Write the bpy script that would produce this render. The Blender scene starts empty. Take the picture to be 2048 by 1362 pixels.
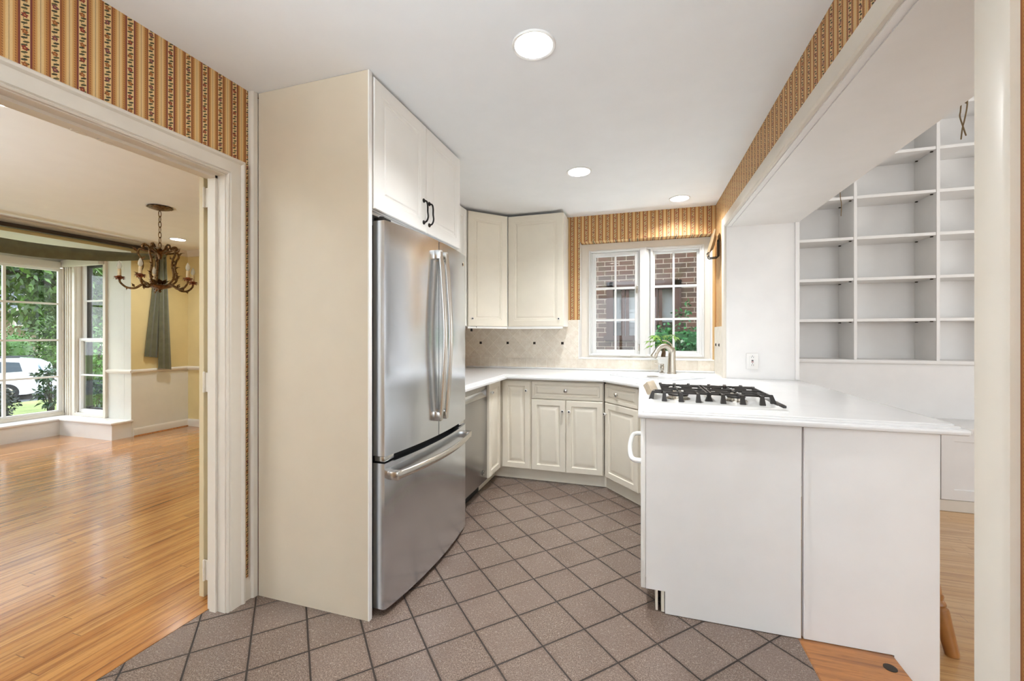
import bpy, bmesh, math, random
from mathutils import Vector, Matrix
import numpy as np
R = math.radians
SC = bpy.context.scene
COL = SC.collection

# ------------------------------------------------------------------ camera
cam_d = bpy.data.cameras.new('camera')
cam = bpy.data.objects.new('camera', cam_d)
COL.objects.link(cam)
cam.location = (0, 0, 1.25)
cam.rotation_euler = (R(90), 0, R(17.16))
cam_d.sensor_fit = 'HORIZONTAL'
cam_d.sensor_width = 36.0
cam_d.lens = 834.3 / 2048 * 36.0
cam_d.shift_y = -10.0 / 2048
cam_d.clip_start = 0.05
cam_d.clip_end = 300
SC.camera = cam

# ------------------------------------------------------------------ exposure
SC.view_settings.view_transform = 'Standard'
SC.view_settings.look = 'None'
SC.view_settings.exposure = 0.80
SC.view_settings.gamma = 1.0
SC.view_settings.use_curve_mapping = False

# ------------------------------------------------------------------ sky
wd = bpy.data.worlds.new('sky')
SC.world = wd
wd.use_nodes = True
nt = wd.node_tree
bg = nt.nodes['Background']
tc = nt.nodes.new('ShaderNodeTexCoord')
sx = nt.nodes.new('ShaderNodeSeparateXYZ')
rmp = nt.nodes.new('ShaderNodeValToRGB')
nt.links.new(tc.outputs['Generated'], sx.inputs[0])
nt.links.new(sx.outputs['Z'], rmp.inputs[0])
rmp.color_ramp.elements[0].position = 0.0
rmp.color_ramp.elements[0].color = (0.82, 0.87, 0.92, 1)
rmp.color_ramp.elements[1].position = 0.7
rmp.color_ramp.elements[1].color = (0.70, 0.82, 1.0, 1)
nt.links.new(rmp.outputs[0], bg.inputs['Color'])
bg.inputs['Strength'].default_value = 2.6

def lamp(name, kind, loc, energy, color=(1, 1, 1), rot=(0, 0, 0), size=None, size_y=None, parent=None, **kw):
    d = bpy.data.lights.new(name, kind)
    d.energy = energy
    d.color = color
    if size is not None:
        if kind == 'AREA':
            if size_y:
                d.shape = 'RECTANGLE'
                d.size_y = size_y
            elif kw.pop('disk', False):
                d.shape = 'DISK'
            d.size = size
        elif kind == 'SUN':
            d.angle = size
        else:
            d.shadow_soft_size = size
    for k, v in kw.items():
        setattr(d, k, v)
    o = bpy.data.objects.new(name, d)
    COL.objects.link(o)
    o.location = loc
    o.rotation_euler = rot
    if parent:
        o.parent = parent
    return o

# hazy daylight sun outside the front of the house
lamp('sun', 'SUN', (-12, -6, 12), 1.4, (1.0, 0.95, 0.86), (R(48), R(0), R(-70)), size=R(12))
# daylight through the nook's right window; the other area lamps are added fill
COOL = (0.76, 0.90, 1.0)
lamp('fill_rear', 'AREA', (-0.45, -2.30, 1.0), 40, COOL, (R(135), 0, 0), size=1.7, size_y=0.9, spread=R(60))  # fill behind an invented opening, aimed up to brighten the kitchen ceiling
lamp('daylight_nook_window', 'AREA', (4.62, 2.7, 1.35), 18, (1.0, 0.98, 0.95), (R(142), 0, R(90)), size=1.0, size_y=1.0)
lamp('fill_dining', 'AREA', (-4.0, -1.62, 1.1), 46, COOL, (R(144), 0, 0), size=1.9, size_y=0.9, spread=R(80))  # fill outside an invented opening, lifts the dining room ceiling
lamp('fill_kitchen_sill', 'AREA', (0.0, 4.75, 0.72), 11, COOL, (R(135), 0, R(180)), size=1.2, size_y=0.4)  # added lamp hidden below the kitchen sill, stands in for ground bounce
lamp('fill_nook_rear', 'AREA', (2.8, -1.86, 1.7), 12, (1.0, 0.98, 0.95), (R(98), 0, 0), size=2.3, size_y=1.7)  # added with its opening to brighten the shelves from the front
lamp('fill_bay_sill', 'AREA', (-7.62, 2.3, 0.02), 10, COOL, (R(138), 0, R(-90)), size=2.0, size_y=0.3)  # unseen lamp added under the bay sill, imitates light off the ground

# ------------------------------------------------------------------ node expressions
class N:
    def __init__(self, t, s):
        self.t = t
        self.s = s
    def _m(self, op, *a, clamp=False):
        n = self.t.nodes.new('ShaderNodeMath')
        n.operation = op
        n.use_clamp = clamp
        for i, v in enumerate((self,) + a):
            if isinstance(v, N):
                self.t.links.new(v.s, n.inputs[i])
            else:
                n.inputs[i].default_value = float(v)
        return N(self.t, n.outputs[0])
    def __add__(self, o): return self._m('ADD', o)
    __radd__ = __add__
    def __sub__(self, o): return self._m('SUBTRACT', o)
    def __rsub__(self, o): return (self * -1) + o
    def __mul__(self, o): return self._m('MULTIPLY', o)
    __rmul__ = __mul__
    def __truediv__(self, o): return self._m('DIVIDE', o)
    def __lt__(self, o): return self._m('LESS_THAN', o)
    def __gt__(self, o): return self._m('GREATER_THAN', o)
    def abs(self): return self._m('ABSOLUTE')
    def floor(self): return self._m('FLOOR')
    def frac(self): return self._m('FRACT')
    def mod(self, o): return self._m('FLOORED_MODULO', o)
    def sin(self): return self._m('SINE')
    def max(self, o): return self._m('MAXIMUM', o)
    def min(self, o): return self._m('MINIMUM', o)
    def pw(self, o): return self._m('POWER', o)
    def clamp(self): return self._m('ADD', 0.0, clamp=True)
    def step(self, a, b):
        n = self.t.nodes.new('ShaderNodeMapRange')
        n.interpolation_type = 'SMOOTHSTEP'
        self.t.links.new(self.s, n.inputs[0])
        n.inputs[1].default_value = a
        n.inputs[2].default_value = b
        return N(self.t, n.outputs[0])

class M:
    """a material under construction"""
    def __init__(self, name):
        self.m = bpy.data.materials.new(name)
        self.m.use_nodes = True
        self.t = self.m.node_tree
        self.b = self.t.nodes['Principled BSDF']
    def pos(self):
        n = self.t.nodes.new('ShaderNodeNewGeometry')
        s = self.t.nodes.new('ShaderNodeSeparateXYZ')
        self.t.links.new(n.outputs['Position'], s.inputs[0])
        return [N(self.t, s.outputs[i]) for i in range(3)]
    def vec(self, x, y, z):
        c = self.t.nodes.new('ShaderNodeCombineXYZ')
        for i, v in enumerate((x, y, z)):
            if isinstance(v, N):
                self.t.links.new(v.s, c.inputs[i])
            else:
                c.inputs[i].default_value = v
        return c.outputs[0]
    def objco(self):
        n = self.t.nodes.new('ShaderNodeTexCoord')
        return n.outputs['Object']
    def noise(self, vec, scale=5, detail=2, rough=0.5):
        n = self.t.nodes.new('ShaderNodeTexNoise')
        n.inputs['Scale'].default_value = scale
        n.inputs['Detail'].default_value = detail
        n.inputs['Roughness'].default_value = rough
        if vec is not None:
            self.t.links.new(vec, n.inputs['Vector'])
        return N(self.t, n.outputs[0])
    def white(self, vec):
        n = self.t.nodes.new('ShaderNodeTexWhiteNoise')
        n.noise_dimensions = '3D'
        self.t.links.new(vec, n.inputs['Vector'])
        return N(self.t, n.outputs[0])
    def col(self, c):
        n = self.t.nodes.new('ShaderNodeRGB')
        n.outputs[0].default_value = tuple(c) + (1,)
        return n.outputs[0]
    def mix(self, f, a, b):
        n = self.t.nodes.new('ShaderNodeMix')
        n.data_type = 'RGBA'
        for v, i in ((f, 0), (a, 6), (b, 7)):
            if isinstance(v, N):
                self.t.links.new(v.s, n.inputs[i])
            elif isinstance(v, tuple):
                n.inputs[i].default_value = v + (1,)
            elif isinstance(v, (int, float)):
                n.inputs[i].default_value = v
            else:
                self.t.links.new(v, n.inputs[i])
        return n.outputs[2]
    def set(self, color=None, rough=None, metal=None, bump=None, bdist=0.002, **kw):
        def put(k, v):
            i = self.b.inputs[k]
            if isinstance(v, N):
                self.t.links.new(v.s, i)
            elif isinstance(v, (int, float)):
                i.default_value = v
            elif isinstance(v, tuple):
                i.default_value = v + (1,) if len(v) == 3 else v
            else:
                self.t.links.new(v, i)
        if color is not None: put('Base Color', color)
        if rough is not None: put('Roughness', rough)
        if metal is not None: put('Metallic', metal)
        for k, v in kw.items(): put(k.replace('_', ' '), v)
        if bump is not None:
            n = self.t.nodes.new('ShaderNodeBump')
            n.inputs['Distance'].default_value = bdist
            n.inputs['Strength'].default_value = 1.0
            self.t.links.new(bump.s, n.inputs['Height'])
            self.t.links.new(n.outputs[0], self.b.inputs['Normal'])
        return self.m

def S(r, g, b):
    def f(c):
        c /= 255.0
        return c / 12.92 if c <= 0.04045 else ((c + 0.055) / 1.055) ** 2.4
    return (f(r), f(g), f(b))

MAT = {}
def plain(name, c, rough=0.5, metal=0.0, var=0.0, scale=6.0, **kw):
    m = M(name)
    if var:
        n = m.noise(m.objco(), scale, 3)
        lo = tuple(max(0, v * (1 - var)) for v in c)
        hi = tuple(min(1, v * (1 + var)) for v in c)
        MAT[name] = m.set(m.mix(n.step(0.3, 0.7), lo, hi), rough, metal, **kw)
    else:
        MAT[name] = m.set(c, rough, metal, **kw)
    return MAT[name]

def emit(name, c, strength):
    m = M(name)
    MAT[name] = m.set((0.8, 0.8, 0.8), 0.4, 0.0, Emission_Color=c, Emission_Strength=strength)

plain('paint_white', S(236, 234, 231), 0.35, var=0.015)
plain('sash_white', S(222, 221, 218), 0.32)
plain('trim_white', S(224, 216, 203), 0.32, var=0.02)
plain('ceiling_white', S(243, 243, 243), 0.75, var=0.01)
plain('cabinet_white', S(243, 241, 236), 0.30, var=0.012)
plain('cabinet_cream', S(236, 228, 211), 0.34, var=0.02)
plain('panel_cream', S(214, 200, 178), 0.42, var=0.015)
plain('counter_white', S(228, 227, 225), 0.16, var=0.012)
plain('sink_white', S(212, 214, 215), 0.12)
plain('dining_paint', S(222, 204, 150), 0.55, var=0.02)
plain('dining_lower', S(226, 223, 212), 0.55, var=0.02)
plain('bay_paint', S(218, 217, 208), 0.5, var=0.02)
plain('door_tan', S(212, 196, 160), 0.4)
plain('black', (0.012, 0.012, 0.012), 0.5)
plain('shadow_gap', S(70, 58, 44), 0.8)
plain('iron_black', (0.018, 0.015, 0.013), 0.42, 0.6)
plain('cast_iron', (0.022, 0.018, 0.015), 0.36)
plain('pewter', S(58, 52, 46), 0.4, 0.8)
plain('nickel', S(190, 183, 170), 0.27, 1.0)
plain('bright_metal', S(215, 215, 212), 0.2, 1.0)
plain('brass_old', S(110, 84, 54), 0.42, 0.85, var=0.5, scale=60)
plain('brass_red', S(130, 78, 52), 0.42, 0.7, var=0.5, scale=70)
plain('candle_ivory', S(226, 208, 170), 0.5)
plain('ceramic_white', S(232, 231, 227), 0.12)
plain('plastic_white', S(236, 234, 230), 0.3)
plain('red_dot', S(150, 60, 60), 0.5)
plain('curtain_green', S(92, 92, 66), 0.6, var=0.12, scale=14, Sheen_Weight=0.4)
plain('rod_brown', S(44, 27, 14), 0.35)
plain('plate_tan', S(150, 128, 98), 0.5, var=0.1)
plain('plate_brown', S(96, 50, 26), 0.45, var=0.2)
plain('sponge_beige', S(200, 184, 160), 0.8, var=0.08, scale=40)
plain('sponge_white', S(234, 232, 224), 0.6)
plain('wood_leg', S(164, 110, 56), 0.32, var=0.18, scale=9)
plain('twig', S(120, 100, 70), 0.8)
plain('soil', S(50, 38, 28), 0.9)
plain('bark', S(96, 74, 52), 0.85, var=0.25, scale=30)
plain('bark_dark', S(52, 44, 36), 0.9, var=0.25, scale=20)
plain('blind_white', S(206, 200, 190), 0.5)
plain('storm_frame', S(52, 54, 56), 0.5)
plain('car_white', S(236, 238, 240), 0.15, Coat_Weight=0.5)
plain('car_glass', S(44, 60, 68), 0.06)
plain('car_glass_light', S(150, 176, 186), 0.08)
plain('tyre', (0.015, 0.015, 0.016), 0.8)
plain('asphalt', S(96, 98, 98), 0.9, var=0.1)
plain('house_tan', S(132, 116, 96), 0.8, var=0.05)
plain('roof_grey', S(84, 90, 92), 0.85, var=0.15)
plain('frame_brown', S(84, 62, 52), 0.5, var=0.12)
plain('glass_pale', S(176, 190, 192), 0.08)
plain('curtain_pale', S(214, 220, 216), 0.8)
emit('lens_glow', (1.0, 0.96, 0.88), 9.0)
emit('lens_dim', (1.0, 0.97, 0.92), 3.0)

def leafmat(name, c, var=0.45):
    m = M(name)
    g = m.t.nodes.new('ShaderNodeNewGeometry')
    rnd = N(m.t, g.outputs['Random Per Island'])
    lo = tuple(v * (1 - var) for v in c)
    hi = tuple(min(1, v * (1 + var)) for v in c)
    MAT[name] = m.set(m.mix(rnd, lo, hi), 0.38)
leafmat('leaf_tree', S(72, 100, 38), 0.7)
leafmat('leaf_backdrop', S(38, 58, 26))
leafmat('leaf_hedge', S(80, 120, 48), 0.5)
leafmat('leaf_shrub', S(28, 42, 30), 0.4)
leafmat('leaf_rhodo', S(42, 68, 32), 0.5)
leafmat('leaf_ivy', S(58, 122, 66), 0.6)
leafmat('leaf_pot', S(122, 164, 62), 0.45)

# glass pane: clear with a fresnel reflection
def glass(name, tint=(1, 1, 1), refl=1.0):
    m = M(name)
    t = m.t
    t.nodes.remove(m.b)
    out = [n for n in t.nodes if n.type == 'OUTPUT_MATERIAL'][0]
    tr = t.nodes.new('ShaderNodeBsdfTransparent')
    tr.inputs[0].default_value = tint + (1,)
    gl = t.nodes.new('ShaderNodeBsdfGlossy')
    gl.inputs['Roughness'].default_value = 0.0
    fr = t.nodes.new('ShaderNodeLayerWeight')
    fr.inputs[0].default_value = 0.5
    mx = t.nodes.new('ShaderNodeMixShader')
    f = N(t, fr.outputs[1]).pw(5.0) * (0.5 * refl) + 0.035 * refl
    t.links.new(f.s, mx.inputs[0])
    t.links.new(tr.outputs[0], mx.inputs[1])
    t.links.new(gl.outputs[0], mx.inputs[2])
    t.links.new(mx.outputs[0], out.inputs[0])
    MAT[name] = m.m
glass('pane')
glass('screen_pane', (0.55, 0.6, 0.6))
plain('bulb_glass', S(232, 232, 226), 0.05, Alpha=0.55, Coat_Weight=1.0)

# ------------------------------------------------------------------ stainless steel
def steel(name, c, axis, rough=0.2):
    m = M(name)
    x, y, z = m.pos()
    v = m.vec(x * 4.0, y * (260.0 if axis == 'z' else 4.0), z * (4.0 if axis == 'z' else 260.0))
    n = m.noise(v, 1.0, 2)
    MAT[name] = m.set(m.mix(n, tuple(k * 0.96 for k in c), c), n * 0.05 + rough, 1.0)
steel('steel', S(222, 228, 236), 'z', 0.17)
steel('steel_dark', S(176, 175, 174), 'z', 0.22)
plain('steel_grip', S(214, 210, 202), 0.24, 1.0)

# ------------------------------------------------------------------ wallpaper
def wallpaper(name, axis, s0, flip=0.0):
    m = M(name)
    p = m.pos()
    s = p[axis]
    z = p[2]
    P = 0.0685
    t = (s - s0) / P + 0.5
    k = t.floor()
    d = (t.frac() - 0.5) * P
    ad = d.abs()
    odd = ((k + flip).mod(2.0)) > 0.5
    cream = S(224, 192, 136)
    pale = S(228, 198, 146)
    weave = m.noise(m.vec(p[0] * 900, p[1] * 900, z * 900), 1.0, 0)
    base = m.mix(weave.step(0.35, 0.65), S(212, 176, 118), pale)
    # ochre band with dashes
    ochre = m.mix((ad * 1000).step(15.4, 26.8), S(168, 106, 46), S(206, 158, 94))
    zz = (z + d * 0.55).mod(0.0078) - 0.0039
    dash = ((((ad - 0.0205) / 0.0016).pw(2.0) + (zz / 0.0021).pw(2.0)) < 1.0)
    ochre = m.mix(dash * 0.75, ochre, S(120, 66, 30))
    c = m.mix(ad < 0.0268, base, ochre)
    # border stripes
    bord = m.mix(odd, S(118, 52, 44), S(142, 82, 42))
    c = m.mix(ad < 0.0154, c, bord)
    # flower ribbon
    ribbon = base
    lp = 0.0112
    q = (z + d * 0.0) / lp + k * 0.37
    row = q.floor()
    sgn = (row.mod(2.0)) * 2.0 - 1.0
    lv = (q.frac() - 0.5) * lp
    ld = d - sgn * 0.0022
    slant = lv - ld * 0.42
    leaf = ((ld / 0.0076).pw(2.0) + (slant / 0.0031).pw(2.0)) < 1.0
    lc = m.mix(row.mod(3.0) / 2.0, S(48, 46, 24), S(84, 78, 42))
    ribbon = m.mix(leaf, ribbon, lc)
    stem = ((d - ((z * 300.0).sin() * 0.004)).abs()) < 0.0007
    ribbon = m.mix(stem, ribbon, S(96, 84, 46))
    fp = 0.05
    fq = z / fp + k * 0.5
    fv = (fq.frac() - 0.5) * fp
    fd = d + 0.001
    rr = (fd * fd + fv * fv).pw(0.5)
    par = (fq.floor().mod(2.0)) > 0.5
    ang = fv._m('ARCTAN2', fd)
    lim = (ang * 5.0).sin() * 0.0014 + 0.0068
    petal = rr < lim
    fc = m.mix(par, m.mix(odd, S(140, 44, 30), S(120, 60, 66)), S(158, 92, 36))
    ring = m.mix(rr.step(0.0026, 0.0016), fc, S(206, 150, 80))
    ring = m.mix(((ang * 5.0).sin()) < -0.75, ring, S(110, 60, 34))
    ribbon = m.mix(petal, ribbon, ring)
    c = m.mix(ad < 0.0107, c, ribbon)
    # hairline in the pale stripe
    c = m.mix(ad > 0.0337, c, S(96, 86, 62))
    MAT[name] = m.set(c, 0.6)
wallpaper('wallpaper_left', 1, 0.776)
wallpaper('wallpaper_back', 0, -0.645)
wallpaper('wallpaper_right', 1, 1.597)

# ------------------------------------------------------------------ floors
def tile_floor():
    m = M('floor_tile')
    x, y, z = m.pos()
    T = 0.20775
    a = ((x + 1.1157) * 0.7037 + (y - 2.6646) * 0.7105) / T
    b = ((x + 1.1157) * 0.7105 - (y - 2.6646) * 0.7037) / T
    ea = (((a + 0.5).frac()) - 0.5).abs()
    eb = (((b + 0.5).frac()) - 0.5).abs()
    e = ea.min(eb)
    cid = m.white(m.vec(a.floor(), b.floor(), 1.0))
    sp = m.noise(m.vec(x, y, z), 210, 2, 0.8)
    sp2 = m.noise(m.vec(x, y, z), 90, 2, 0.7)
    big = m.noise(m.vec(x, y, z), 7, 3, 0.6)
    c = m.mix(sp.step(0.32, 0.68), S(68, 55, 46), S(158, 138, 124))
    c = m.mix(sp2.step(0.35, 0.7) * 0.5, c, S(102, 86, 77))
    c = m.mix((big.step(0.35, 0.75)) * 0.35, c, S(98, 80, 70))
    c = m.mix(cid * 0.22, c, S(142, 124, 114))
    edge = e.step(0.018, 0.085)
    c = m.mix((edge * -1.0 + 1.0) * 0.22, c, S(70, 54, 46))
    grout = e.step(0.0125, 0.0185)
    c = m.mix(grout, S(48, 37, 29), c)
    rgh = (grout * -0.42) + 0.73 - sp2 * 0.1
    MAT['floor_tile'] = m.set(c, rgh, bump=grout * 1.0 + sp * 0.12, bdist=0.0025)
tile_floor()

def oak(name, along, lo, hi, dark, w=0.057, rough=0.3, vary=0.7):
    m = M(name)
    p = m.pos()
    u = p[along]
    v = p[1 - along]
    row = (v / w).floor()
    r1 = m.white(m.vec(row, 3.0, 7.0))
    uu = (u + r1 * 1.7) / 1.15
    seg = uu.floor()
    rid = m.white(m.vec(row, seg, 5.0))
    off = rid * 40.0
    g = m.noise(m.vec(u * 1.6 + off, v * 38.0, row * 3.0), 1.0, 5, 0.62)
    fine = m.noise(m.vec(u * 14.0 + off, v * 260.0, 0.0), 1.0, 3, 0.7)
    c = m.mix(rid * vary, lo, hi)
    c = m.mix(g.step(0.42, 0.70) * 0.75, c, dark)
    c = m.mix(fine.step(0.52, 0.70) * 0.55, c, dark)
    e = ((v / w).frac() - 0.5).abs()
    e2 = (uu.frac() - 0.5).abs()
    gap = (e.step(0.482, 0.499)).max(e2.step(0.4985, 0.4998))
    c = m.mix(gap * 0.6, c, tuple(k * 0.35 for k in dark))
    MAT[name] = m.set(c, fine * 0.12 + rough, bump=gap * -1.0 + fine * 0.1, bdist=0.001, Coat_Weight=0.6, Coat_Roughness=0.14)
oak('oak_dining', 1, S(184, 124, 66), S(216, 162, 98), S(116, 64, 28), rough=0.15)
oak('oak_nook', 0, S(206, 160, 104), S(222, 182, 128), S(174, 124, 74), rough=0.26)
oak('oak_threshold', 0, S(168, 106, 48), S(178, 116, 54), S(96, 52, 20), w=0.5, rough=0.4)

# ------------------------------------------------------------------ travertine backsplash
def travertine(name, axis, s0, c1, c2):
    m = M(name)
    p = m.pos()
    s = p[axis] - s0
    z = p[2] - 1.174
    D = 0.1005
    a = (s + z) * 0.7071 / D
    b = (s - z) * 0.7071 / D
    ea = (((a).frac()) - 0.5).abs()
    eb = (((b).frac()) - 0.5).abs()
    e1 = ea.max(eb).step(0.475, 0.492)
    sq = (s / 0.1)
    e2 = ((sq.frac() - 0.5).abs()).max(((p[2] - 0.973) / 0.1).abs()).step(0.478, 0.494)
    low = p[2] < 1.0225
    f = m.noise(m.vec(p[0], p[1], p[2]), 24, 4, 0.6)
    f2 = m.noise(m.vec(p[0], p[1], p[2]), 110, 2, 0.6)
    idm = m.white(m.vec(a.floor(), b.floor(), 2.0)) * (low * -1.0 + 1.0) + m.white(m.vec(sq.floor(), 4.0, 2.0)) * low
    c = m.mix(f.step(0.3, 0.7), c1, c2)
    c = m.mix(idm * 0.35, c, tuple(k * 0.80 for k in c1))
    c = m.mix(f2.step(0.62, 0.72) * 0.3, c, tuple(k * 0.7 for k in c1))
    e = e2 * low + e1 * (low * -1.0 + 1.0)
    c = m.mix(e * 0.7, c, tuple(min(1, k * 1.16) for k in c2))
    MAT[name] = m.set(c, 0.45, bump=e * -1.0, bdist=0.001)
travertine('travertine', 0, -1.604, S(226, 214, 196), S(240, 232, 218))
travertine('travertine_side', 1, 3.844, S(220, 212, 198), S(232, 226, 214))

# ------------------------------------------------------------------ brick and lawn
def brick():
    m = M('brick')
    x, y, z = m.pos()
    n = m.t.nodes.new('ShaderNodeTexBrick')
    m.t.links.new(m.vec(x, z, 0.0), n.inputs['Vector'])
    n.inputs['Color1'].default_value = S(112, 82, 66) + (1,)
    n.inputs['Color2'].default_value = S(86, 68, 56) + (1,)
    n.inputs['Mortar'].default_value = S(170, 156, 138) + (1,)
    n.inputs['Scale'].default_value = 1.0
    n.inputs['Brick Width'].default_value = 0.21
    n.inputs['Row Height'].default_value = 0.072
    n.inputs['Mortar Size'].default_value = 0.006
    n.inputs['Mortar Smooth'].default_value = 0.3
    n.offset = 0.5
    f = m.noise(m.vec(x, y, z), 9, 4, 0.6)
    c = m.mix(f.step(0.45, 0.75) * 0.6, n.outputs[0], S(92, 84, 60))
    MAT['brick'] = m.set(c, 0.9)
brick()
def lawn():
    m = M('lawn_ground')
    x, y, z = m.pos()
    f = m.noise(m.vec(x, y, z), 1.4, 5, 0.65)
    g = m.noise(m.vec(x, y, z), 14, 4, 0.7)
    c = m.mix(f.step(0.3, 0.7), S(112, 132, 62), S(146, 158, 88))
    c = m.mix(g.step(0.5, 0.75) * 0.6, c, S(146, 142, 92))
    MAT['lawn_ground'] = m.set(c, 0.95, bump=g, bdist=0.03)
lawn()

# ------------------------------------------------------------------ mesh helpers
def V(*a): return Vector(a)

class MB:
    """collects shapes in one bmesh; build() links it as ONE mesh object"""
    def __init__(self):
        self.bm = bmesh.new()
        self.mi = 0
    def mark(self):
        return len(self.bm.verts)
    def xf(self, mk, mat):
        self.bm.verts.ensure_lookup_table()
        for v in self.bm.verts[mk:]:
            v.co = mat @ v.co
        return self
    def face(self, vs):
        try:
            f = self.bm.faces.new(vs)
            f.material_index = self.mi
            return f
        except ValueError:
            return None
    def box(self, x0, x1, y0, y1, z0, z1, bev=0.0, seg=2):
        if x0 > x1: x0, x1 = x1, x0
        if y0 > y1: y0, y1 = y1, y0
        if z0 > z1: z0, z1 = z1, z0
        if bev:
            return self._bbox(x0, x1, y0, y1, z0, z1, bev, seg)
        v = [self.bm.verts.new(c) for c in ((x0, y0, z0), (x1, y0, z0), (x1, y1, z0), (x0, y1, z0), (x0, y0, z1), (x1, y0, z1), (x1, y1, z1), (x0, y1, z1))]
        for f in ((0, 3, 2, 1), (4, 5, 6, 7), (0, 1, 5, 4), (1, 2, 6, 5), (2, 3, 7, 6), (3, 0, 4, 7)):
            self.face([v[i] for i in f])
        return self
    def _bbox(self, x0, x1, y0, y1, z0, z1, bev, seg):
        t = bmesh.new()
        bmesh.ops.create_cube(t, size=1.0)
        for v in t.verts:
            v.co = Vector(((x0 + x1) / 2 + v.co.x * (x1 - x0), (y0 + y1) / 2 + v.co.y * (y1 - y0), (z0 + z1) / 2 + v.co.z * (z1 - z0)))
        b = min(bev, (x1 - x0) * .49, (y1 - y0) * .49, (z1 - z0) * .49)
        bmesh.ops.bevel(t, geom=t.edges[:], offset=b, segments=seg, affect='EDGES', profile=0.5)
        self.merge(t)
        return self
    def merge(self, t):
        m = {}
        for v in t.verts:
            m[v] = self.bm.verts.new(v.co)
        for f in t.faces:
            self.face([m[v] for v in f.verts])
        t.free()
    def prism(self, poly, axis, a, b):
        """poly: list of 2d points; axis 'z': (x,y), 'y': (x,z), 'x': (y,z)"""
        def p3(p, h):
            return {'z': (p[0], p[1], h), 'y': (p[0], h, p[1]), 'x': (h, p[0], p[1])}[axis]
        A = [self.bm.verts.new(p3(p, a)) for p in poly]
        B = [self.bm.verts.new(p3(p, b)) for p in poly]
        n = len(poly)
        self.face(A[::-1])
        self.face(B)
        for i in range(n):
            j = (i + 1) % n
            self.face([A[i], A[j], B[j], B[i]])
        return self
    def loft(self, rings, closed=True, cap=True):
        rr = [[self.bm.verts.new(p) for p in r] for r in rings]
        for A, B in zip(rr, rr[1:]):
            n = len(A)
            for i in range(n if closed else n - 1):
                j = (i + 1) % n
                self.face([A[i], A[j], B[j], B[i]])
        if cap and closed:
            self.face(rr[0][::-1])
            self.face(rr[-1])
        return self
    def tube(self, pts, r, n=8, closed=False, sx=1.0, sy=1.0, up=None):
        pts = [Vector(p) for p in pts]
        L = len(pts)
        rs = r if isinstance(r, (list, tuple)) else [r] * L
        rings = []
        prev = None
        for i, p in enumerate(pts):
            if closed:
                d = pts[(i + 1) % L] - pts[i - 1]
            else:
                d = pts[min(i + 1, L - 1)] - pts[max(i - 1, 0)]
            d.normalize()
            if prev is None:
                a = Vector(up) if up else (Vector((0, 0, 1)) if abs(d.z) < 0.9 else Vector((1, 0, 0)))
            else:
                a = prev
            a = (a - d * a.dot(d))
            if a.length < 1e-6:
                a = d.orthogonal()
            a.normalize()
            prev = a
            b = d.cross(a)
            rings.append([p + (a * math.cos(2 * math.pi * (k + .5) / n) * sx + b * math.sin(2 * math.pi * (k + .5) / n) * sy) * rs[i] for k in range(n)])
        if closed:
            rings.append(rings[0])
            rr = [[self.bm.verts.new(q) for q in g] for g in rings[:-1]]
            rr.append(rr[0])
            for A, B in zip(rr, rr[1:]):
                for k in range(n):
                    j = (k + 1) % n
                    self.face([A[k], A[j], B[j], B[k]])
        else:
            self.loft(rings)
        return self
    def lathe(self, prof, c=(0, 0, 0), n=24, mat=None, cap=True):
        mk = self.mark()
        rings = []
        for r, z in prof:
            if r < 1e-6:
                rings.append([self.bm.verts.new((0, 0, z))])
            else:
                rings.append([self.bm.verts.new((r * math.cos(2 * math.pi * k / n), r * math.sin(2 * math.pi * k / n), z)) for k in range(n)])
        for A, B in zip(rings, rings[1:]):
            for k in range(n):
                j = (k + 1) % n
                if len(A) == 1 and len(B) == 1:
                    continue
                if len(A) == 1:
                    self.face([A[0], B[j], B[k]])
                elif len(B) == 1:
                    self.face([A[k], A[j], B[0]])
                else:
                    self.face([A[k], A[j], B[j], B[k]])
        if cap and len(rings[0]) > 1: self.face(rings[0][::-1])
        if cap and len(rings[-1]) > 1: self.face(rings[-1])
        m = Matrix.Translation(Vector(c))
        if mat is not None:
            m = m @ mat
        return self.xf(mk, m)
    def frame(self, o, u, v, n, w, h, rings):
        """nested rectangles on a board: rings of (inset, height)"""
        o, u, v, n = Vector(o), Vector(u), Vector(v), Vector(n)
        prev = None
        for d, t in rings:
            q = [o + u * d + v * d + n * t, o + u * (w - d) + v * d + n * t, o + u * (w - d) + v * (h - d) + n * t, o + u * d + v * (h - d) + n * t]
            q = [self.bm.verts.new(p) for p in q]
            if prev:
                for i in range(4):
                    j = (i + 1) % 4
                    self.face([prev[i], prev[j], q[j], q[i]])
            else:
                self.face(q[::-1])
            prev = q
        self.face(prev)
        return self
    def leaf(self, p, d, n, l, w, bend=0.15):
        p, d, n = Vector(p), Vector(d).normalized(), Vector(n)
        s = d.cross(n)
        if s.length < 1e-5:
            s = d.orthogonal()
        s.normalize()
        n = s.cross(d)
        a = self.bm.verts.new(p)
        m1 = self.bm.verts.new(p + d * l * .45 + s * w * .5 + n * bend * l * .6)
        m2 = self.bm.verts.new(p + d * l * .45 - s * w * .5 + n * bend * l * .6)
        mm = self.bm.verts.new(p + d * l * .45 + n * bend * l * .2)
        t = self.bm.verts.new(p + d * l - n * bend * l * .6)
        self.face([a, m1, mm]); self.face([a, mm, m2]); self.face([m1, t, mm]); self.face([mm, t, m2])
        return self
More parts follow.
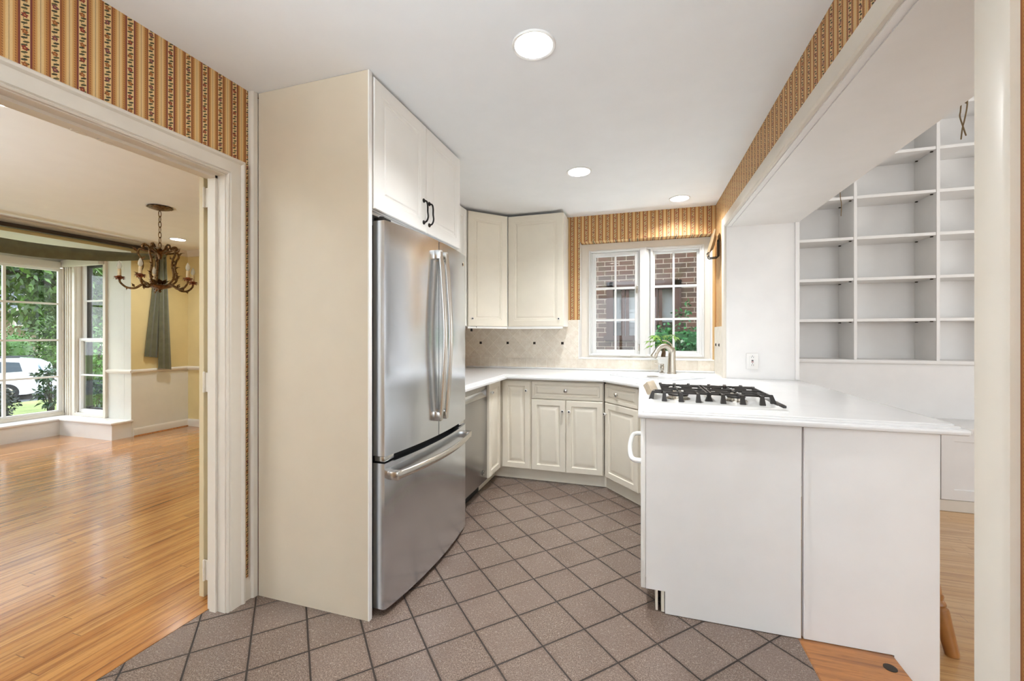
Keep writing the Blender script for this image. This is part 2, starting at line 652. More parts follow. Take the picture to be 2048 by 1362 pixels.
    def build(self, name, mats, parent=None, angle=35, normals=True, origin=None):
        if normals:
            bmesh.ops.recalc_face_normals(self.bm, faces=self.bm.faces[:])
        if not isinstance(mats, (list, tuple)):
            mats = [mats]
        me = bpy.data.meshes.new(name)
        if parent is not None:
            off = world_origin(parent)
        else:
            cs = [v.co for v in self.bm.verts]
            x0, x1 = min(c.x for c in cs), max(c.x for c in cs)
            y0, y1 = min(c.y for c in cs), max(c.y for c in cs)
            z0 = min(c.z for c in cs)
            off = Vector(origin) if origin else Vector(((x0 + x1) / 2, (y0 + y1) / 2, z0))
        for v in self.bm.verts:
            v.co -= off
        self.bm.to_mesh(me)
        self.bm.free()
        for m in mats:
            me.materials.append(MAT[m] if isinstance(m, str) else m)
        if angle:
            me.polygons.foreach_set('use_smooth', [True] * len(me.polygons))
            me.set_sharp_from_angle(angle=R(angle))
        o = bpy.data.objects.new(name, me)
        COL.objects.link(o)
        if parent is not None:
            o.parent = parent
        else:
            o.location = off
        return o

def world_origin(o):
    w = Vector((0, 0, 0))
    while o is not None:
        w += o.location
        o = o.parent
    return w

def tag(o, label=None, cat=None, group=None, kind=None):
    if label: o['label'] = label
    if cat: o['category'] = cat
    if group: o['group'] = group
    if kind: o['kind'] = kind
    return o

def thing(name, label, cat, loc=(0, 0, 0), group=None):
    o = bpy.data.objects.new(name, None)
    o.empty_display_size = 0.1
    COL.objects.link(o)
    o.location = loc
    return tag(o, label, cat, group)

def struct(name, mb, mats, parent=None, **kw):
    o = mb.build(name, mats, parent, **kw)
    if parent is None:
        o['kind'] = 'structure'
    return o

def copy_tree(o, parent=None):
    c = o.copy()
    COL.objects.link(c)
    if parent is not None:
        c.parent = parent
    for ch in list(o.children):
        copy_tree(ch, c)
    return c

def facemat(o, fn):
    """per-face material from (centre, normal) in world space"""
    off = o.location
    for p in o.data.polygons:
        p.material_index = fn(p.center + off, p.normal)

def bez(pts, n=12):
    """smooth curve through points (Catmull-Rom)"""
    P = [Vector(p) for p in pts]
    out = []
    for i in range(len(P) - 1):
        p0 = P[i - 1] if i else P[0] * 2 - P[1]
        p1, p2 = P[i], P[i + 1]
        p3 = P[i + 2] if i + 2 < len(P) else P[-1] * 2 - P[-2]
        for k in range(n):
            t = k / n
            out.append(0.5 * ((2 * p1) + (p2 - p0) * t + (2 * p0 - 5 * p1 + 4 * p2 - p3) * t * t + (-p0 + 3 * p1 - 3 * p2 + p3) * t ** 3))
    out.append(P[-1])
    return out

# ================================================================== THE SETTING
CEIL = 2.415
NC = 3.6          # nook ceiling
NF = -0.10        # nook floor, one low step down
ROTY = Matrix.Rotation(R(90), 4, 'Y')
ROTX = Matrix.Rotation(R(90), 4, 'X')

struct('floor', MB().box(-1.885, 0.62, -1.6, 4.1, -0.12, 0.0), 'floor_tile')
struct('floor_dining', MB().box(-7.25, -1.887, -1.2, 4.2, -0.12, 0.001), 'oak_dining')
struct('floor_nook', MB().box(0.94, 4.5, -1.6, 4.75, -0.22, NF), 'oak_nook')
th = struct('trim_threshold', MB().box(0.62, 0.94, -1.6, 3.62, -0.22, 0.004, bev=0.004, seg=1), 'oak_threshold')
mb = MB(); mb.lathe([(0.0, 0.0), (0.021, 0.0), (0.021, 0.003), (0.017, 0.0045), (0, 0.0045)], (0.893, 1.911, 0.003), 20)
mb.build('floor_plug', 'bark_dark', th)

# partition with the doorway to the dining room
DY0, DY1, DZ = 0.58, 1.412, 1.972
mb = MB()
mb.box(-1.90, -1.79, -1.6, DY0 - 0.02, 0, CEIL)
mb.box(-1.90, -1.79, DY1 + 0.02, 4.2, 0, CEIL)
mb.box(-1.90, -1.79, DY0 - 0.02, DY1 + 0.02, DZ + 0.02, CEIL)
w = struct('wall_left', mb, ['dining_paint', 'wallpaper_left'])
facemat(w, lambda c, n: 1 if n.x > 0.5 else 0)

# window wall of the kitchen, with its opening
WX0, WX1, WZ0, WZ1 = -0.57, 0.613, 1.035, 2.165
mb = MB()
mb.box(-1.79, WX0, 4.10, 4.40, -0.1, CEIL)
mb.box(WX1, 0.64, 4.10, 4.40, -0.1, CEIL)
mb.box(WX0, WX1, 4.10, 4.40, -0.1, WZ0)
mb.box(WX0, WX1, 4.10, 4.40, WZ1, CEIL)
w = struct('wall_back', mb, ['paint_white', 'wallpaper_back', 'brick'])
facemat(w, lambda c, n: 1 if (n.y < -0.5 or (n.z < -0.5 and c.z > 2)) else (2 if n.y > .5 else 0))

# wall on the right with the wide opening to the nook
OY0, OY1, OZ = 1.049, 3.62, 2.103
mb = MB()
mb.box(0.64, 1.13, -1.6, OY0, NF, NC)
mb.box(0.64, 1.13, OY1, 4.45, NF, NC)
mb.box(0.64, 1.13, OY0, OY1, OZ, NC)
w = struct('wall_right', mb, ['paint_white', 'wallpaper_right'])
facemat(w, lambda c, n: 1 if n.x < -0.5 else 0)

# wall behind the camera with an opening added for the fill lamp
mb = MB()
mb.box(-1.90, -1.30, -1.66, -1.6, 0, CEIL)
mb.box(0.40, 0.64, -1.66, -1.6, 0, CEIL)
mb.box(-1.30, 0.40, -1.66, -1.6, 0, 0.8)
mb.box(-1.30, 0.40, -1.66, -1.6, 2.2, CEIL)
struct('wall_rear', mb, 'paint_white')

def perforated(mb, x0, x1, y0, y1, z, thick, holes):
    """slab whose underside has round holes (strips along y)"""
    ys = y0
    for (hx, hy, hr) in sorted(holes, key=lambda h: h[1]):
        s = hr * 1.3
        mb.box(x0, x1, ys, hy - s, z, z + thick)
        mb.box(x0, hx - s, hy - s, hy + s, z, z + thick)
        mb.box(hx + s, x1, hy - s, hy + s, z, z + thick)
        n = 32
        ci, sq = [], []
        for k in range(n):
            a = 2 * math.pi * k / n
            cx, cy = math.cos(a), math.sin(a)
            f = s / max(abs(cx), abs(cy))
            ci.append((hx + cx * hr, hy + cy * hr))
            sq.append((hx + cx * f, hy + cy * f))
        A = [mb.bm.verts.new((p[0], p[1], z)) for p in ci]
        B = [mb.bm.verts.new((p[0], p[1], z)) for p in sq]
        C = [mb.bm.verts.new((p[0], p[1], z + thick)) for p in ci]
        for k in range(n):
            j = (k + 1) % n
            mb.face([A[k], A[j], B[j], B[k]])
            mb.face([A[k], C[k], C[j], A[j]])
        mb.face(C)
        ys = hy + s
    mb.box(x0, x1, ys, y1, z, z + thick)

DL = [(-0.410, 1.622, CEIL, 0.088), (-0.419, 2.972, CEIL, 0.088), (0.314, 3.80, CEIL, 0.084)]
DD = [(-5.33, 3.615, 2.41, 0.085), (-3.02, 1.19, 2.41, 0.09)]
mb = MB(); perforated(mb, -1.90, 0.64, -1.6, 4.10, CEIL, 0.10, [(x, y, r * 0.84) for x, y, z, r in DL])
struct('ceiling', mb, 'ceiling_white', normals=False)
mb = MB(); perforated(mb, -6.05, -1.90, -1.2, 4.2, 2.41, 0.10, [(x, y, r * 0.84) for x, y, z, r in DD])
struct('ceiling_dining', mb, 'ceiling_white', normals=False)
struct('ceiling_nook', MB().box(0.64, 4.5, -1.6, 4.75, NC, NC + 0.1), 'ceiling_white')

# nook walls
struct('wall_nook_back', MB().box(1.13, 4.5, 4.762, 4.85, NF, NC), 'paint_white')
mb = MB()
mb.box(4.5, 4.58, -1.6, 2.1, NF, NC); mb.box(4.5, 4.58, 3.3, 4.75, NF, NC)
mb.box(4.5, 4.58, 2.1, 3.3, NF, 1.1); mb.box(4.5, 4.58, 2.1, 3.3, 2.3, NC)
struct('wall_nook_right', mb, 'paint_white')
mb = MB()
mb.box(0.64, 1.6, -1.68, -1.605, NF, NC); mb.box(4.0, 4.5, -1.68, -1.605, NF, NC)
mb.box(1.6, 4.0, -1.68, -1.605, NF, .75); mb.box(1.6, 4.0, -1.68, -1.605, 2.65, NC)
struct('wall_nook_rear', mb, 'paint_white')

# dining room walls
mb = MB()
mb.box(-6.12, -6.0, 3.525, 4.2, 0, 2.41)
mb.box(-6.12, -6.0, -1.2, 0.9, 0, 2.41)
mb.box(-6.12, -6.0, 0.9, 3.525, 2.285, 2.41)
w = struct('wall_dining_far', mb, ['dining_paint', 'dining_lower', 'bay_paint'])
mb = MB()
w.data.materials[0] = MAT['dining_paint']
facemat(w, lambda c, n: 2 if (n.z < -0.5 or n.x < -0.5 or n.y < -.5) else 0)
# the dado below the chair rail is painted a greyer tone
mb.box(-6.001, -5.996, 3.525, 4.2, 0.0, 0.775)
struct('wall_dining_dado', mb, 'dining_lower')
mb = MB()
mb.box(-6.12, -1.90, 4.2, 4.3, 0, 2.41)
w = struct('wall_dining_right', mb, 'dining_paint')
mb = MB()
mb.box(-6.12, -5.0, -1.27, -1.2, 0, 2.41); mb.box(-3.0, -1.9, -1.27, -1.2, 0, 2.41)
mb.box(-5.0, -3.0, -1.27, -1.2, 0, .7); mb.box(-5.0, -3.0, -1.27, -1.2, 2.2, 2.41)
struct('wall_dining_left', mb, 'dining_paint')

# the box bay: side walls, ceiling, wall under the windows
mb = MB()
mb.box(-7.33, -7.03, 3.525, 3.62, -.6, 2.35)
mb.box(-6.47, -6.122, 3.525, 3.62, -.6, 2.35)
mb.box(-7.03, -6.47, 3.525, 3.62, -.6, 0.25)
mb.box(-7.03, -6.47, 3.525, 3.62, 2.23, 2.35)
struct('wall_bay_side', mb, 'bay_paint')
mb = MB()
mb.box(-7.33, -7.25, 0.9, 3.525, -.6, 0.235)
mb.box(-7.33, -7.25, 0.9, 3.525, 2.20, 2.35)
mb.box(-7.33, -7.252, 3.492, 3.525, 0.235, 2.2)
mb.box(-7.33, -7.25, 0.9, 1.2, 0.235, 2.2)
struct('wall_bay_front', mb, 'bay_paint')
mb = MB(); mb.box(-7.33, -6.0, 0.82, 0.9, -.6, 2.35)
struct('wall_bay_near', mb, 'bay_paint')
struct('ceiling_bay', MB().box(-7.33, -6.12, 0.82, 3.62, 2.286, 2.38), 'bay_paint')

# ledge running round the foot of the bay
mb = MB()
mb.box(-7.25, -6.97, 0.9, 3.33, 0.0, 0.185)
mb.box(-7.25, -6.0, 3.33, 3.525, 0.0, 0.185)
mb.box(-7.25, -6.95, 0.9, 3.31, 0.185, 0.21, bev=0.006)
mb.box(-7.25, -5.98, 3.31, 3.54, 0.185, 0.21, bev=0.006)
struct('trim_ledge', mb, 'paint_white')

# chair rail, baseboards, crown
def mould(mb, axis, a, b, base, prof, sgn=1):
    """profile (out, z) swept along an axis; base is the wall coordinate"""
    if axis == 'y':
        mb.prism([(base + sgn * p[0], p[1]) for p in prof], 'y', a, b)
    else:
        mb.prism([(base + sgn * p[0], p[1]) for p in prof], 'x', a, b)
RAIL = [(0, .775), (.014, .778), (.014, .79), (.024, .797), (.024, .812), (.012, .822), (0, .828)]
mb = MB(); mould(mb, 'y', 3.525, 4.2, -6.0, RAIL)
mould(mb, 'x', -6.43, -5.976, 3.525, RAIL, -1)
mould(mb, 'x', -6.0, -1.90, 4.2, RAIL, -1)
struct('trim_1', mb, 'trim_white')
BASE = [(0, 0), (.016, 0), (.016, .075), (.011, .09), (.005, .1), (0, .1)]
mb = MB(); mould(mb, 'y', 3.545, 4.2, -5.996, BASE); mould(mb, 'x', -6.0, -1.9, 4.2, BASE, -1)
struct('baseboard_dining', mb, 'trim_white')
mb = MB(); mould(mb, 'y', 3.545, 4.184, -5.98, [(0, 0), (.014, 0), (.008, .012), (0, .014)])
struct('trim_2', mb, 'oak_threshold')
CRN = [(0, 2.335), (.012, 2.34), (.02, 2.36), (.05, 2.39), (.058, 2.41), (0, 2.41)]
mb = MB(); mould(mb, 'y', -1.2, 4.2, -6.0, CRN); mould(mb, 'x', -6.0, -1.9, 4.2, CRN, -1)
struct('trim_3', mb, 'trim_white')

# doorway casing and jamb lining
CAS = [(0, 0), (0, .012), (.006, .016), (.010, .012), (.014, .018), (.062, .018), (.070, .026), (.078, .026), (.084, .020), (.084, 0)]
mb = MB()
def mitre(mb, prof, y0, y1, z0, zt, x, sx, near=True, far=True):
    """casing swept round an opening in a wall of constant x: up one side, over the head, down the other"""
    rings = []
    for q in range(4):
        ring = []
        for d, h in prof:
            yy = (y0 - d) if q < 2 else (y1 + d)
            zz = z0 if q in (0, 3) else zt + d
            ring.append((x + sx * h, yy, zz))
        rings.append(ring)
    mb.loft(rings)
mitre(mb, CAS, DY0 - .004, DY1 + .004, 0, DZ + .004, -1.79, 1)
struct('trim_4', mb, 'trim_white')
mb = MB()
mb.box(-1.893, -1.788, DY1, DY1 + 0.02, 0, DZ); mb.box(-1.905, -1.788, DY0 - 0.02, DY0, 0, DZ); mb.box(-1.905, -1.788, DY0 - 0.02, DY1 + 0.02, DZ, DZ + 0.02)
mb.box(-1.868, -1.832, DY1 - 0.011, DY1, 0, DZ); mb.box(-1.868, -1.832, DY0, DY0 + 0.011, 0, DZ); mb.box(-1.868, -1.832, DY0, DY1, DZ - 0.011, DZ)
j = struct('trim_5', mb, 'trim_white')
for y0_ in (1.010, .935):
    mb = MB(); mb.box(-1.902, -1.870, y0_, y0_ + .045, DZ - 0.006, DZ); mb.box(-1.896, -1.876, y0_ + .01, y0_ + .035, DZ - 0.009, DZ - 0.005)
    mb.build('ball_catch', 'trim_white', j)
mb = MB(); mb.box(-1.925, -1.90, DY1 + .034, DY1 + 0.085, 0, DZ + 0.08); mb.box(-1.925, -1.90, DY0 - 0.085, DY0 - .004, 0, DZ + 0.08); mb.box(-1.925, -1.90, DY0 - 0.085, DY1 + 0.085, DZ + .004, DZ + 0.085)
struct('trim_6', mb, 'trim_white')
# short baseboard and corner bead beside the refrigerator panel
mb = MB(); mb.prism([(-1.79 + p[0], p[1]) for p in BASE], 'y', 1.501, 1.532)
struct('baseboard_left', mb, 'trim_white')
mb = MB(); mb.box(-1.79, -1.775, 1.530, 1.556, 0, CEIL); mb.prism([(-1.775, 1.530), (-1.763, 1.536), (-1.760, 1.556), (-1.775, 1.556)], 'z', 0, CEIL)
struct('trim_7', mb, 'trim_white')

# casing round the opening to the nook
CS2 = [(0, 0), (0, .014), (.008, .020), (.072, .020), (.081, .014), (.081, 0)]
mb = MB()
mitre(mb, CS2, OY0, OY1, 0, OZ, .64, -1)
struct('trim_8', mb, 'trim_white')
# thin lining boards on the soffit and the jambs
mb = MB()
mb.box(0.64, 0.66, OY0, OY1, OZ - 0.006, OZ)
mb.box(0.672, 1.128, OY0, OY1, OZ - 0.005, OZ)
mb.box(0.64, 0.662, OY1 - 0.006, OY1, 0.92, OZ); mb.box(1.106, 1.132, OY1 - 0.012, OY1, 0.92, OZ)
mb.box(0.64, 0.655, OY0, OY0 + 0.008, 0, OZ)
struct('trim_9', mb, 'paint_white')

# inner door leaf folded back in the dining room, with its hinges
d = bpy.data.objects.new('door_1', None); COL.objects.link(d); d.location = (-1.99, 1.455, 0); d['kind'] = 'structure'
mb = MB(); mb.box(-2.006, -1.976, 1.455, 1.86, 0.012, 2.005, bev=0.002, seg=1); mb.box(-1.976, -1.957, 1.475, 1.86, 0.03, 1.99)
mb.build('leaf', 'door_tan', d)
for z0 in (0.10, 0.985, 1.853):
    mb = MB(); mb.box(-1.976, -1.93, 1.450, 1.458, z0, z0 + 0.09)
    mb.lathe([(0, 0), (0.006, 0), (0.006, .03), (.005, .0305), (.006, .031), (.006, .06), (.005, .0605), (.006, .061), (0.006, .09), (0.004, .097), (0, .098)], (-1.962, 1.447, z0 - .002), 12)
    mb.build('hinge', 'trim_white', d)

# ------------------------------------------------------------------ windows
def empty_struct(name, loc):
    o = bpy.data.objects.new(name, None)
    COL.objects.link(o)
    o.location = loc
    o['kind'] = 'structure'
    return o

def rect_frame(mb, axis, a0, a1, z0, z1, w, d0, d1, wt=None, wb=None):
    """four boards round a rectangle; axis 'x': spans x, depth y; axis 'y': spans y, depth x"""
    wt = w if wt is None else wt
    wb = w if wb is None else wb
    def bx(p, q, r, s):
        if axis == 'x': mb.box(p, q, d0, d1, r, s, bev=0.003, seg=1)
        else: mb.box(d0, d1, p, q, r, s, bev=0.003, seg=1)
    bx(a0, a0 + w, z0, z1); bx(a1 - w, a1, z0, z1)
    bx(a0 + w, a1 - w, z1 - wt, z1); bx(a0 + w, a1 - w, z0, z0 + wb)

W1 = empty_struct('window_1', (0.02, 4.23, WZ0))
mb = MB()
yb = 4.225
mb.box(WX0 + .001, -0.497, yb, 4.36, 1.036, 2.163); mb.box(0.561, WX1 - .001, yb, 4.36, 1.036, 2.163)
mb.box(-0.497, 0.561, yb, 4.36, 2.097, 2.163); mb.box(-0.497, 0.561, yb, 4.36, 1.036, 1.05)
mb.build('window_frame', 'trim_white', W1)
mb = MB()
# stepped moulding round both lights
rect_frame(mb, 'x', -0.497, 0.561, 1.05, 2.097, 0.018, 4.212, 4.24)
rect_frame(mb, 'x', -0.479, -0.008, 1.062, 2.085, 0.012, 4.228, 4.30)
rect_frame(mb, 'x', 0.088, 0.545, 1.062, 2.085, 0.022, 4.222, 4.30)
mb.prism([(-0.008, 4.30), (-0.008, 4.206), (0.040, 4.200), (0.090, 4.250), (0.090, 4.30)], 'z', 1.05, 2.097)
mb.build('moulding', 'sash_white', W1)
def sash(x0, x1, z0, z1, w, y, parent, mx, mzs):
    mb = MB()
    rect_frame(mb, 'x', x0, x1, z0, z1, w, y, y + 0.035)
    mb.box(mx - .009, mx + .009, y + .006, y + .03, z0 + w, z1 - w)
    for mz in mzs:
        mb.box(x0 + w, x1 - w, y + .0055, y + .0305, mz - .010, mz + .010)
    s = mb.build('sash', 'sash_white', parent)
    mb = MB(); mb.box(x0 + w - .004, x1 - w + .004, y + .018, y + .021, z0 + w - .004, z1 - w + .004)
    mb.build('pane', 'pane', s)
    return s
s = sash(-0.467, -0.018, 1.072, 2.072, 0.038, 4.238, W1, -0.240, (1.718, 1.403))
mb = MB(); mb.box(-0.045, -0.028, 4.225, 4.240, 1.66, 1.73, bev=.003); mb.tube([(-.036, 4.228, 1.70), (-.036, 4.212, 1.69), (-.036, 4.206, 1.655)], .005, 8)
mb.build('latch', 'nickel', s)
s = sash(0.100, 0.535, 1.072, 2.072, 0.030, 4.262, W1, 0.300, (1.724, 1.408))
mb = MB(); mb.box(-.19, -.10, 4.195, 4.212, 1.05, 1.066, bev=.004); mb.tube([(-.15, 4.20, 1.062), (-.125, 4.188, 1.078), (-.105, 4.178, 1.08)], .006, 8); mb.lathe([(0, 0), (.009, .002), (.009, .014), (0, .018)], (-.10, 4.178, 1.072), 12)
mb.build('crank', 'plastic_white', W1)
mb = MB(); mb.box(-.022, -.014, 4.215, 4.225, 1.10, 1.17, bev=.002); mb.tube([(-.018, 4.214, 1.16), (-.018, 4.20, 1.15), (-.020, 4.20, 1.11)], .004, 8)
mb.build('stay', 'nickel', W1)

# bay, front light
W2 = empty_struct('window_2', (-7.25, 2.3, 0.235))
mb = MB()
rect_frame(mb, 'y', 1.2, 3.525, 0.21, 2.20, 0.028, -7.26, -7.215, wb=.03)
rect_frame(mb, 'y', 1.2, 3.505, 0.235, 2.16, 0.02, -7.275, -7.228)
mb.box(-7.25, -7.19, 3.497, 3.525, .21, 2.24)
mb.build('window_frame', 'trim_white', W2)
mb = MB()
rect_frame(mb, 'y', 1.22, 3.488, 0.245, 2.125, 0.04, -7.285, -7.25, wb=.035)
for yy in (2.967, 2.457, 1.947, 1.437): mb.box(-7.28, -7.252, yy - .013, yy + .013, .26, 2.11)
for zz in (1.66, 1.190, .715): mb.box(-7.281, -7.251, 1.25, 3.47, zz - .012, zz + .012)
s = mb.build('sash', 'paint_white', W2)
mb = MB(); mb.box(-7.270, -7.266, 1.25, 3.46, .27, 2.10); mb.build('pane', 'pane', s)
mb = MB(); mb.box(-7.225, -7.165, 1.2, 3.44, 2.125, 2.20, bev=.006); mb.tube([(-7.195, 1.2, 2.122), (-7.195, 3.43, 2.122)], .018, 10)
mb.build('blind_roll', 'blind_white', W2)

# bay, side light: double-hung
W3 = empty_struct('window_3', (-6.74, 3.525, 0.235))
mb = MB()
rect_frame(mb, 'x', -7.08, -6.43, 0.21, 2.26, 0.05, 3.500, 3.53, wb=.04)
rect_frame(mb, 'x', -7.035, -6.475, 0.235, 2.225, 0.012, 3.518, 3.60)
mb.box(-7.19, -7.08, 3.505, 3.53, .21, 2.26); mb.box(-7.165, -7.15, 3.496, 3.506, .21, 2.26); mb.box(-7.12, -7.105, 3.496, 3.506, .21, 2.26)
mb.build('window_frame', 'trim_white', W3)
for nm, z0, z1, y, mzz in (('upper', 1.165, 2.215, 3.575, 1.70), ('lower', .245, 1.215, 3.54, .737)):
    mb = MB()
    rect_frame(mb, 'x', -7.02, -6.49, z0, z1, .04, y, y + .03, wb=.05 if nm == 'lower' else .04, wt=.035)
    mb.box(-6.98, -6.53, y + .004, y + .028, mzz - .010, mzz + .010)
    s = mb.build('sash', 'paint_white', W3)
    mb = MB(); mb.box(-6.985, -6.525, y + .014, y + .017, z0 + .04, z1 - .03); mb.build('pane', 'pane', s)
mb = MB(); rect_frame(mb, 'x', -7.03, -6.47, .24, 2.23, .06, 3.622, 3.66, wt=.09)
mb.build('storm_frame', 'storm_frame', W3)
mb = MB(); mb.box(-7.19, -6.45, 3.44, 3.50, 2.14, 2.225, bev=.006)
mb.build('blind_roll', 'blind_white', W3)
mb = MB()
mb.tube(bez([(-6.70, 3.42, .212), (-6.74, 3.40, .26), (-6.80, 3.39, .30), (-6.86, 3.40, .25), (-6.84, 3.41, .212)], 8), .0025, 6)
tag(mb.build('blind_cord', 'plastic_white'), 'loop of thin white cord standing on the ledge under the bay side window', 'cord')

# plain frames round unseen openings, all but the nook's right one added for light
W4 = empty_struct('added_window_4', (-.45, -1.63, .8))
mb = MB(); rect_frame(mb, 'x', -1.30, .40, .8, 2.2, .06, -1.65, -1.6); mb.box(-.48, -.42, -1.645, -1.605, .86, 2.14); mb.build('window_frame', 'trim_white', W4)
W5 = empty_struct('window_5', (4.54, 2.0, .75))
mb = MB(); rect_frame(mb, 'y', 2.1, 3.3, 1.1, 2.3, .06, 4.5, 4.56)
mb.box(4.51, 4.55, 2.68, 2.72, 1.15, 2.25)
mb.build('window_frame', 'trim_white', W5)
W7 = empty_struct('added_window_7', (2.8, -1.64, .75))
mb = MB(); rect_frame(mb, 'x', 1.6, 4.0, .75, 2.65, .06, -1.67, -1.61)
for xx in (2.4, 3.2): mb.box(xx - .02, xx + .02, -1.66, -1.62, .8, 2.6)
mb.build('window_frame', 'trim_white', W7)
W6 = empty_struct('added_window_6', (-4, -1.23, .7))
mb = MB(); rect_frame(mb, 'x', -5, -3, .7, 2.2, .06, -1.26, -1.21); mb.box(-4.03, -3.97, -1.25, -1.215, .76, 2.14); mb.build('window_frame', 'trim_white', W6)

# ================================================================== KITCHEN UNITS
RAISED = [(0, 0), (0, .015), (.004, .019), (.046, .019), (.050, .0105), (.056, .0085), (.062, .0085), (.084, .0175), (.09, .018)]
FLATP = [(0, 0), (0, .015), (.004, .019), (.058, .019), (.062, .0165), (.072, .0165), (.076, .013), (.086, .0125), (.092, .0165), (.098, .017)]
SMALLD = [(0, 0), (0, .015), (.004, .019), (.026, .019), (.030, .0125), (.036, .0115), (.042, .0115), (.052, .018), (.056, .0185)]
X, Y, Z = Vector((1, 0, 0)), Vector((0, 1, 0)), Vector((0, 0, 1))

def panel(name, o, u, n, w, h, prof, mat, parent):
    mb = MB()
    mb.frame(o, u, Z, n, w, h, prof)
    return mb.build(name, mat, parent, angle=20)

def axis_mat(n):
    n = Vector(n).normalized()
    q = Vector((0, 0, 1)).rotation_difference(n)
    return q.to_matrix().to_4x4()

def knob(p, n, parent, big=False):
    mb = MB()
    if big:
        mb.lathe([(.006, 0), (.006, .010), (.009, .014), (.0155, .018), (.017, .023), (.014, .028), (.007, .0305), (0, .031)], p, 20, axis_mat(n))
        return mb.build('knob', 'bright_metal', parent)
    mb.lathe([(.006, 0), (.0055, .008), (.010, .014), (.0125, .020), (.011, .025), (.005, .0265), (.005, .0266), (0, .0266)], p, 18, axis_mat(n))
    mb.mi = 1
    mb.lathe([(.0068, .0255), (.0062, .0275), (0, .0282)], p, 12, axis_mat(n))
    return mb.build('knob', ['ceramic_white', 'iron_black'], parent)

# ---- tall side panel and the cupboard over the refrigerator
fc = thing('refrigerator_cabinet', 'tall cream side panel with a white two-door cupboard above the refrigerator', 'cabinet', (-1.45, 2.03, 0))
mb = MB(); mb.box(-1.757, -1.137, 1.557, 1.577, 0.0, CEIL - .002)
mb.build('side_panel', 'panel_cream', fc)
mb = MB(); mb.box(-1.140, -1.134, 1.5565, 1.5775, 0.0, CEIL - .002)
mb.build('edge_band', 'cabinet_white', fc)
mb = MB(); mb.box(-1.788, -1.150, 1.58, 2.512, 1.812, 2.405); mb.box(-1.75, -1.165, 1.58, 2.50, 1.80, 1.812)
mb.build('body', 'cabinet_white', fc)
for y0, y1 in ((1.590, 2.060), (2.065, 2.512)):
    dr = panel('door', (-1.150, y0, 1.815), Y, X, y1 - y0, 0.587, FLATP, 'cabinet_white', fc)
    hy = 2.030 if y0 < 2 else 2.092
    mb = MB()
    mb.tube(bez([(-1.128, hy, 1.985), (-1.112, hy, 1.978), (-1.104, hy - .004, 1.955), (-1.108, hy + .004, 1.925), (-1.104, hy + .002, 1.895), (-1.112, hy, 1.872), (-1.128, hy, 1.866)], 6), .0048, 8)
    for zz in (1.985, 1.866): mb.lathe([(.011, 0), (.012, .004), (.008, .009), (0, .011)], (-1.133, hy, zz), 14, ROTY)
    mb.build('handle', 'iron_black', dr)

# ---- refrigerator, french doors over a freezer drawer
FY0, FY1 = 1.600, 2.492
fr = thing('refrigerator', 'stainless steel french-door refrigerator with a bottom freezer drawer', 'refrigerator', (-1.42, 2.045, 0))
mb = MB(); mb.box(-1.755, -1.150, FY0 + .005, FY1 - .005, 0.03, 1.745)
for yy in (FY0 + .06, FY1 - .06):
    mb.box(-1.70, -1.64, yy - .02, yy + .02, 0.0, .035); mb.box(-1.22, -1.17, yy - .02, yy + .02, 0.0, .035)
mb.build('case', 'black', fr)
def fx(y):
    t = (y - (FY0 + FY1) / 2) / ((FY1 - FY0) / 2)
    return -1.083 + 0.036 * (1 - t * t) - (max(0, abs(t) - .98) / .02) ** 2 * .003
def curved_door(name, y0, y1, z0, z1, mat):
    mb = MB()
    poly = [(-1.145, y0), (-1.145, y1)]
    for k in range(25):
        yy = y1 - (y1 - y0) * k / 24
        poly.append((fx(yy), yy))
    mb.prism(poly, 'z', z0, z1)
    return mb.build(name, mat, fr, angle=30)
dl = curved_door('door', FY0, 2.043, 0.712, 1.762, 'steel')
drr = curved_door('door', 2.049, FY1, 0.712, 1.762, 'steel')
dw = curved_door('freezer_drawer', FY0, FY1, 0.032, 0.680, 'steel')
for o_, yy in ((dl, 2.012), (drr, 2.080)):
    mb = MB()
    pts = bez([(fx(yy) + .026, yy, .805), (fx(yy) + .040, yy, .95), (fx(yy) + .056, yy, 1.25), (fx(yy) + .040, yy, 1.55), (fx(yy) + .026, yy, 1.695)], 8)
    mb.tube(pts, .0165, 12, sx=.72, sy=1.0, up=(1, 0, 0))
    mb.box(fx(yy) - .006, fx(yy) + .036, yy - .016, yy + .016, .795, .845, bev=.006)
    mb.box(fx(yy) - .006, fx(yy) + .036, yy - .016, yy + .016, 1.655, 1.705, bev=.006)
    mb.build('handle', 'steel_grip', o_)
mb = MB()
ys = [1.632, 1.75, 1.9, 2.046, 2.2, 2.35, 2.462]
pts = bez([(fx(y) + .036 + .018 * (1 - ((y - 2.046) / .42) ** 2), y, .622) for y in ys], 6)
mb.tube(pts, .019, 12, sx=.95, sy=.62, up=(0, 0, 1))
for yy in (1.640, 2.455): mb.box(fx(yy) - .006, fx(yy) + .046, yy - .020, yy + .020, .602, .642, bev=.007)
mb.build('handle', 'steel_grip', dw)
mb = MB(); mb.box(-1.150, -1.10, FY0 + .012, FY0 + .075, 1.764, 1.782, bev=.004); mb.lathe([(.012, 0), (.012, .022), (0, .024)], (-1.12, FY0 + .03, 1.764), 14)
mb.build('hinge_cover', 'iron_black', fr)
for y0_ in (FY0 + .01, FY1 - .085):
    mb = MB(); mb.box(-1.148, -1.092, y0_, y0_ + .075, .684, .708, bev=.003); mb.build('hinge', 'bright_metal', fr)
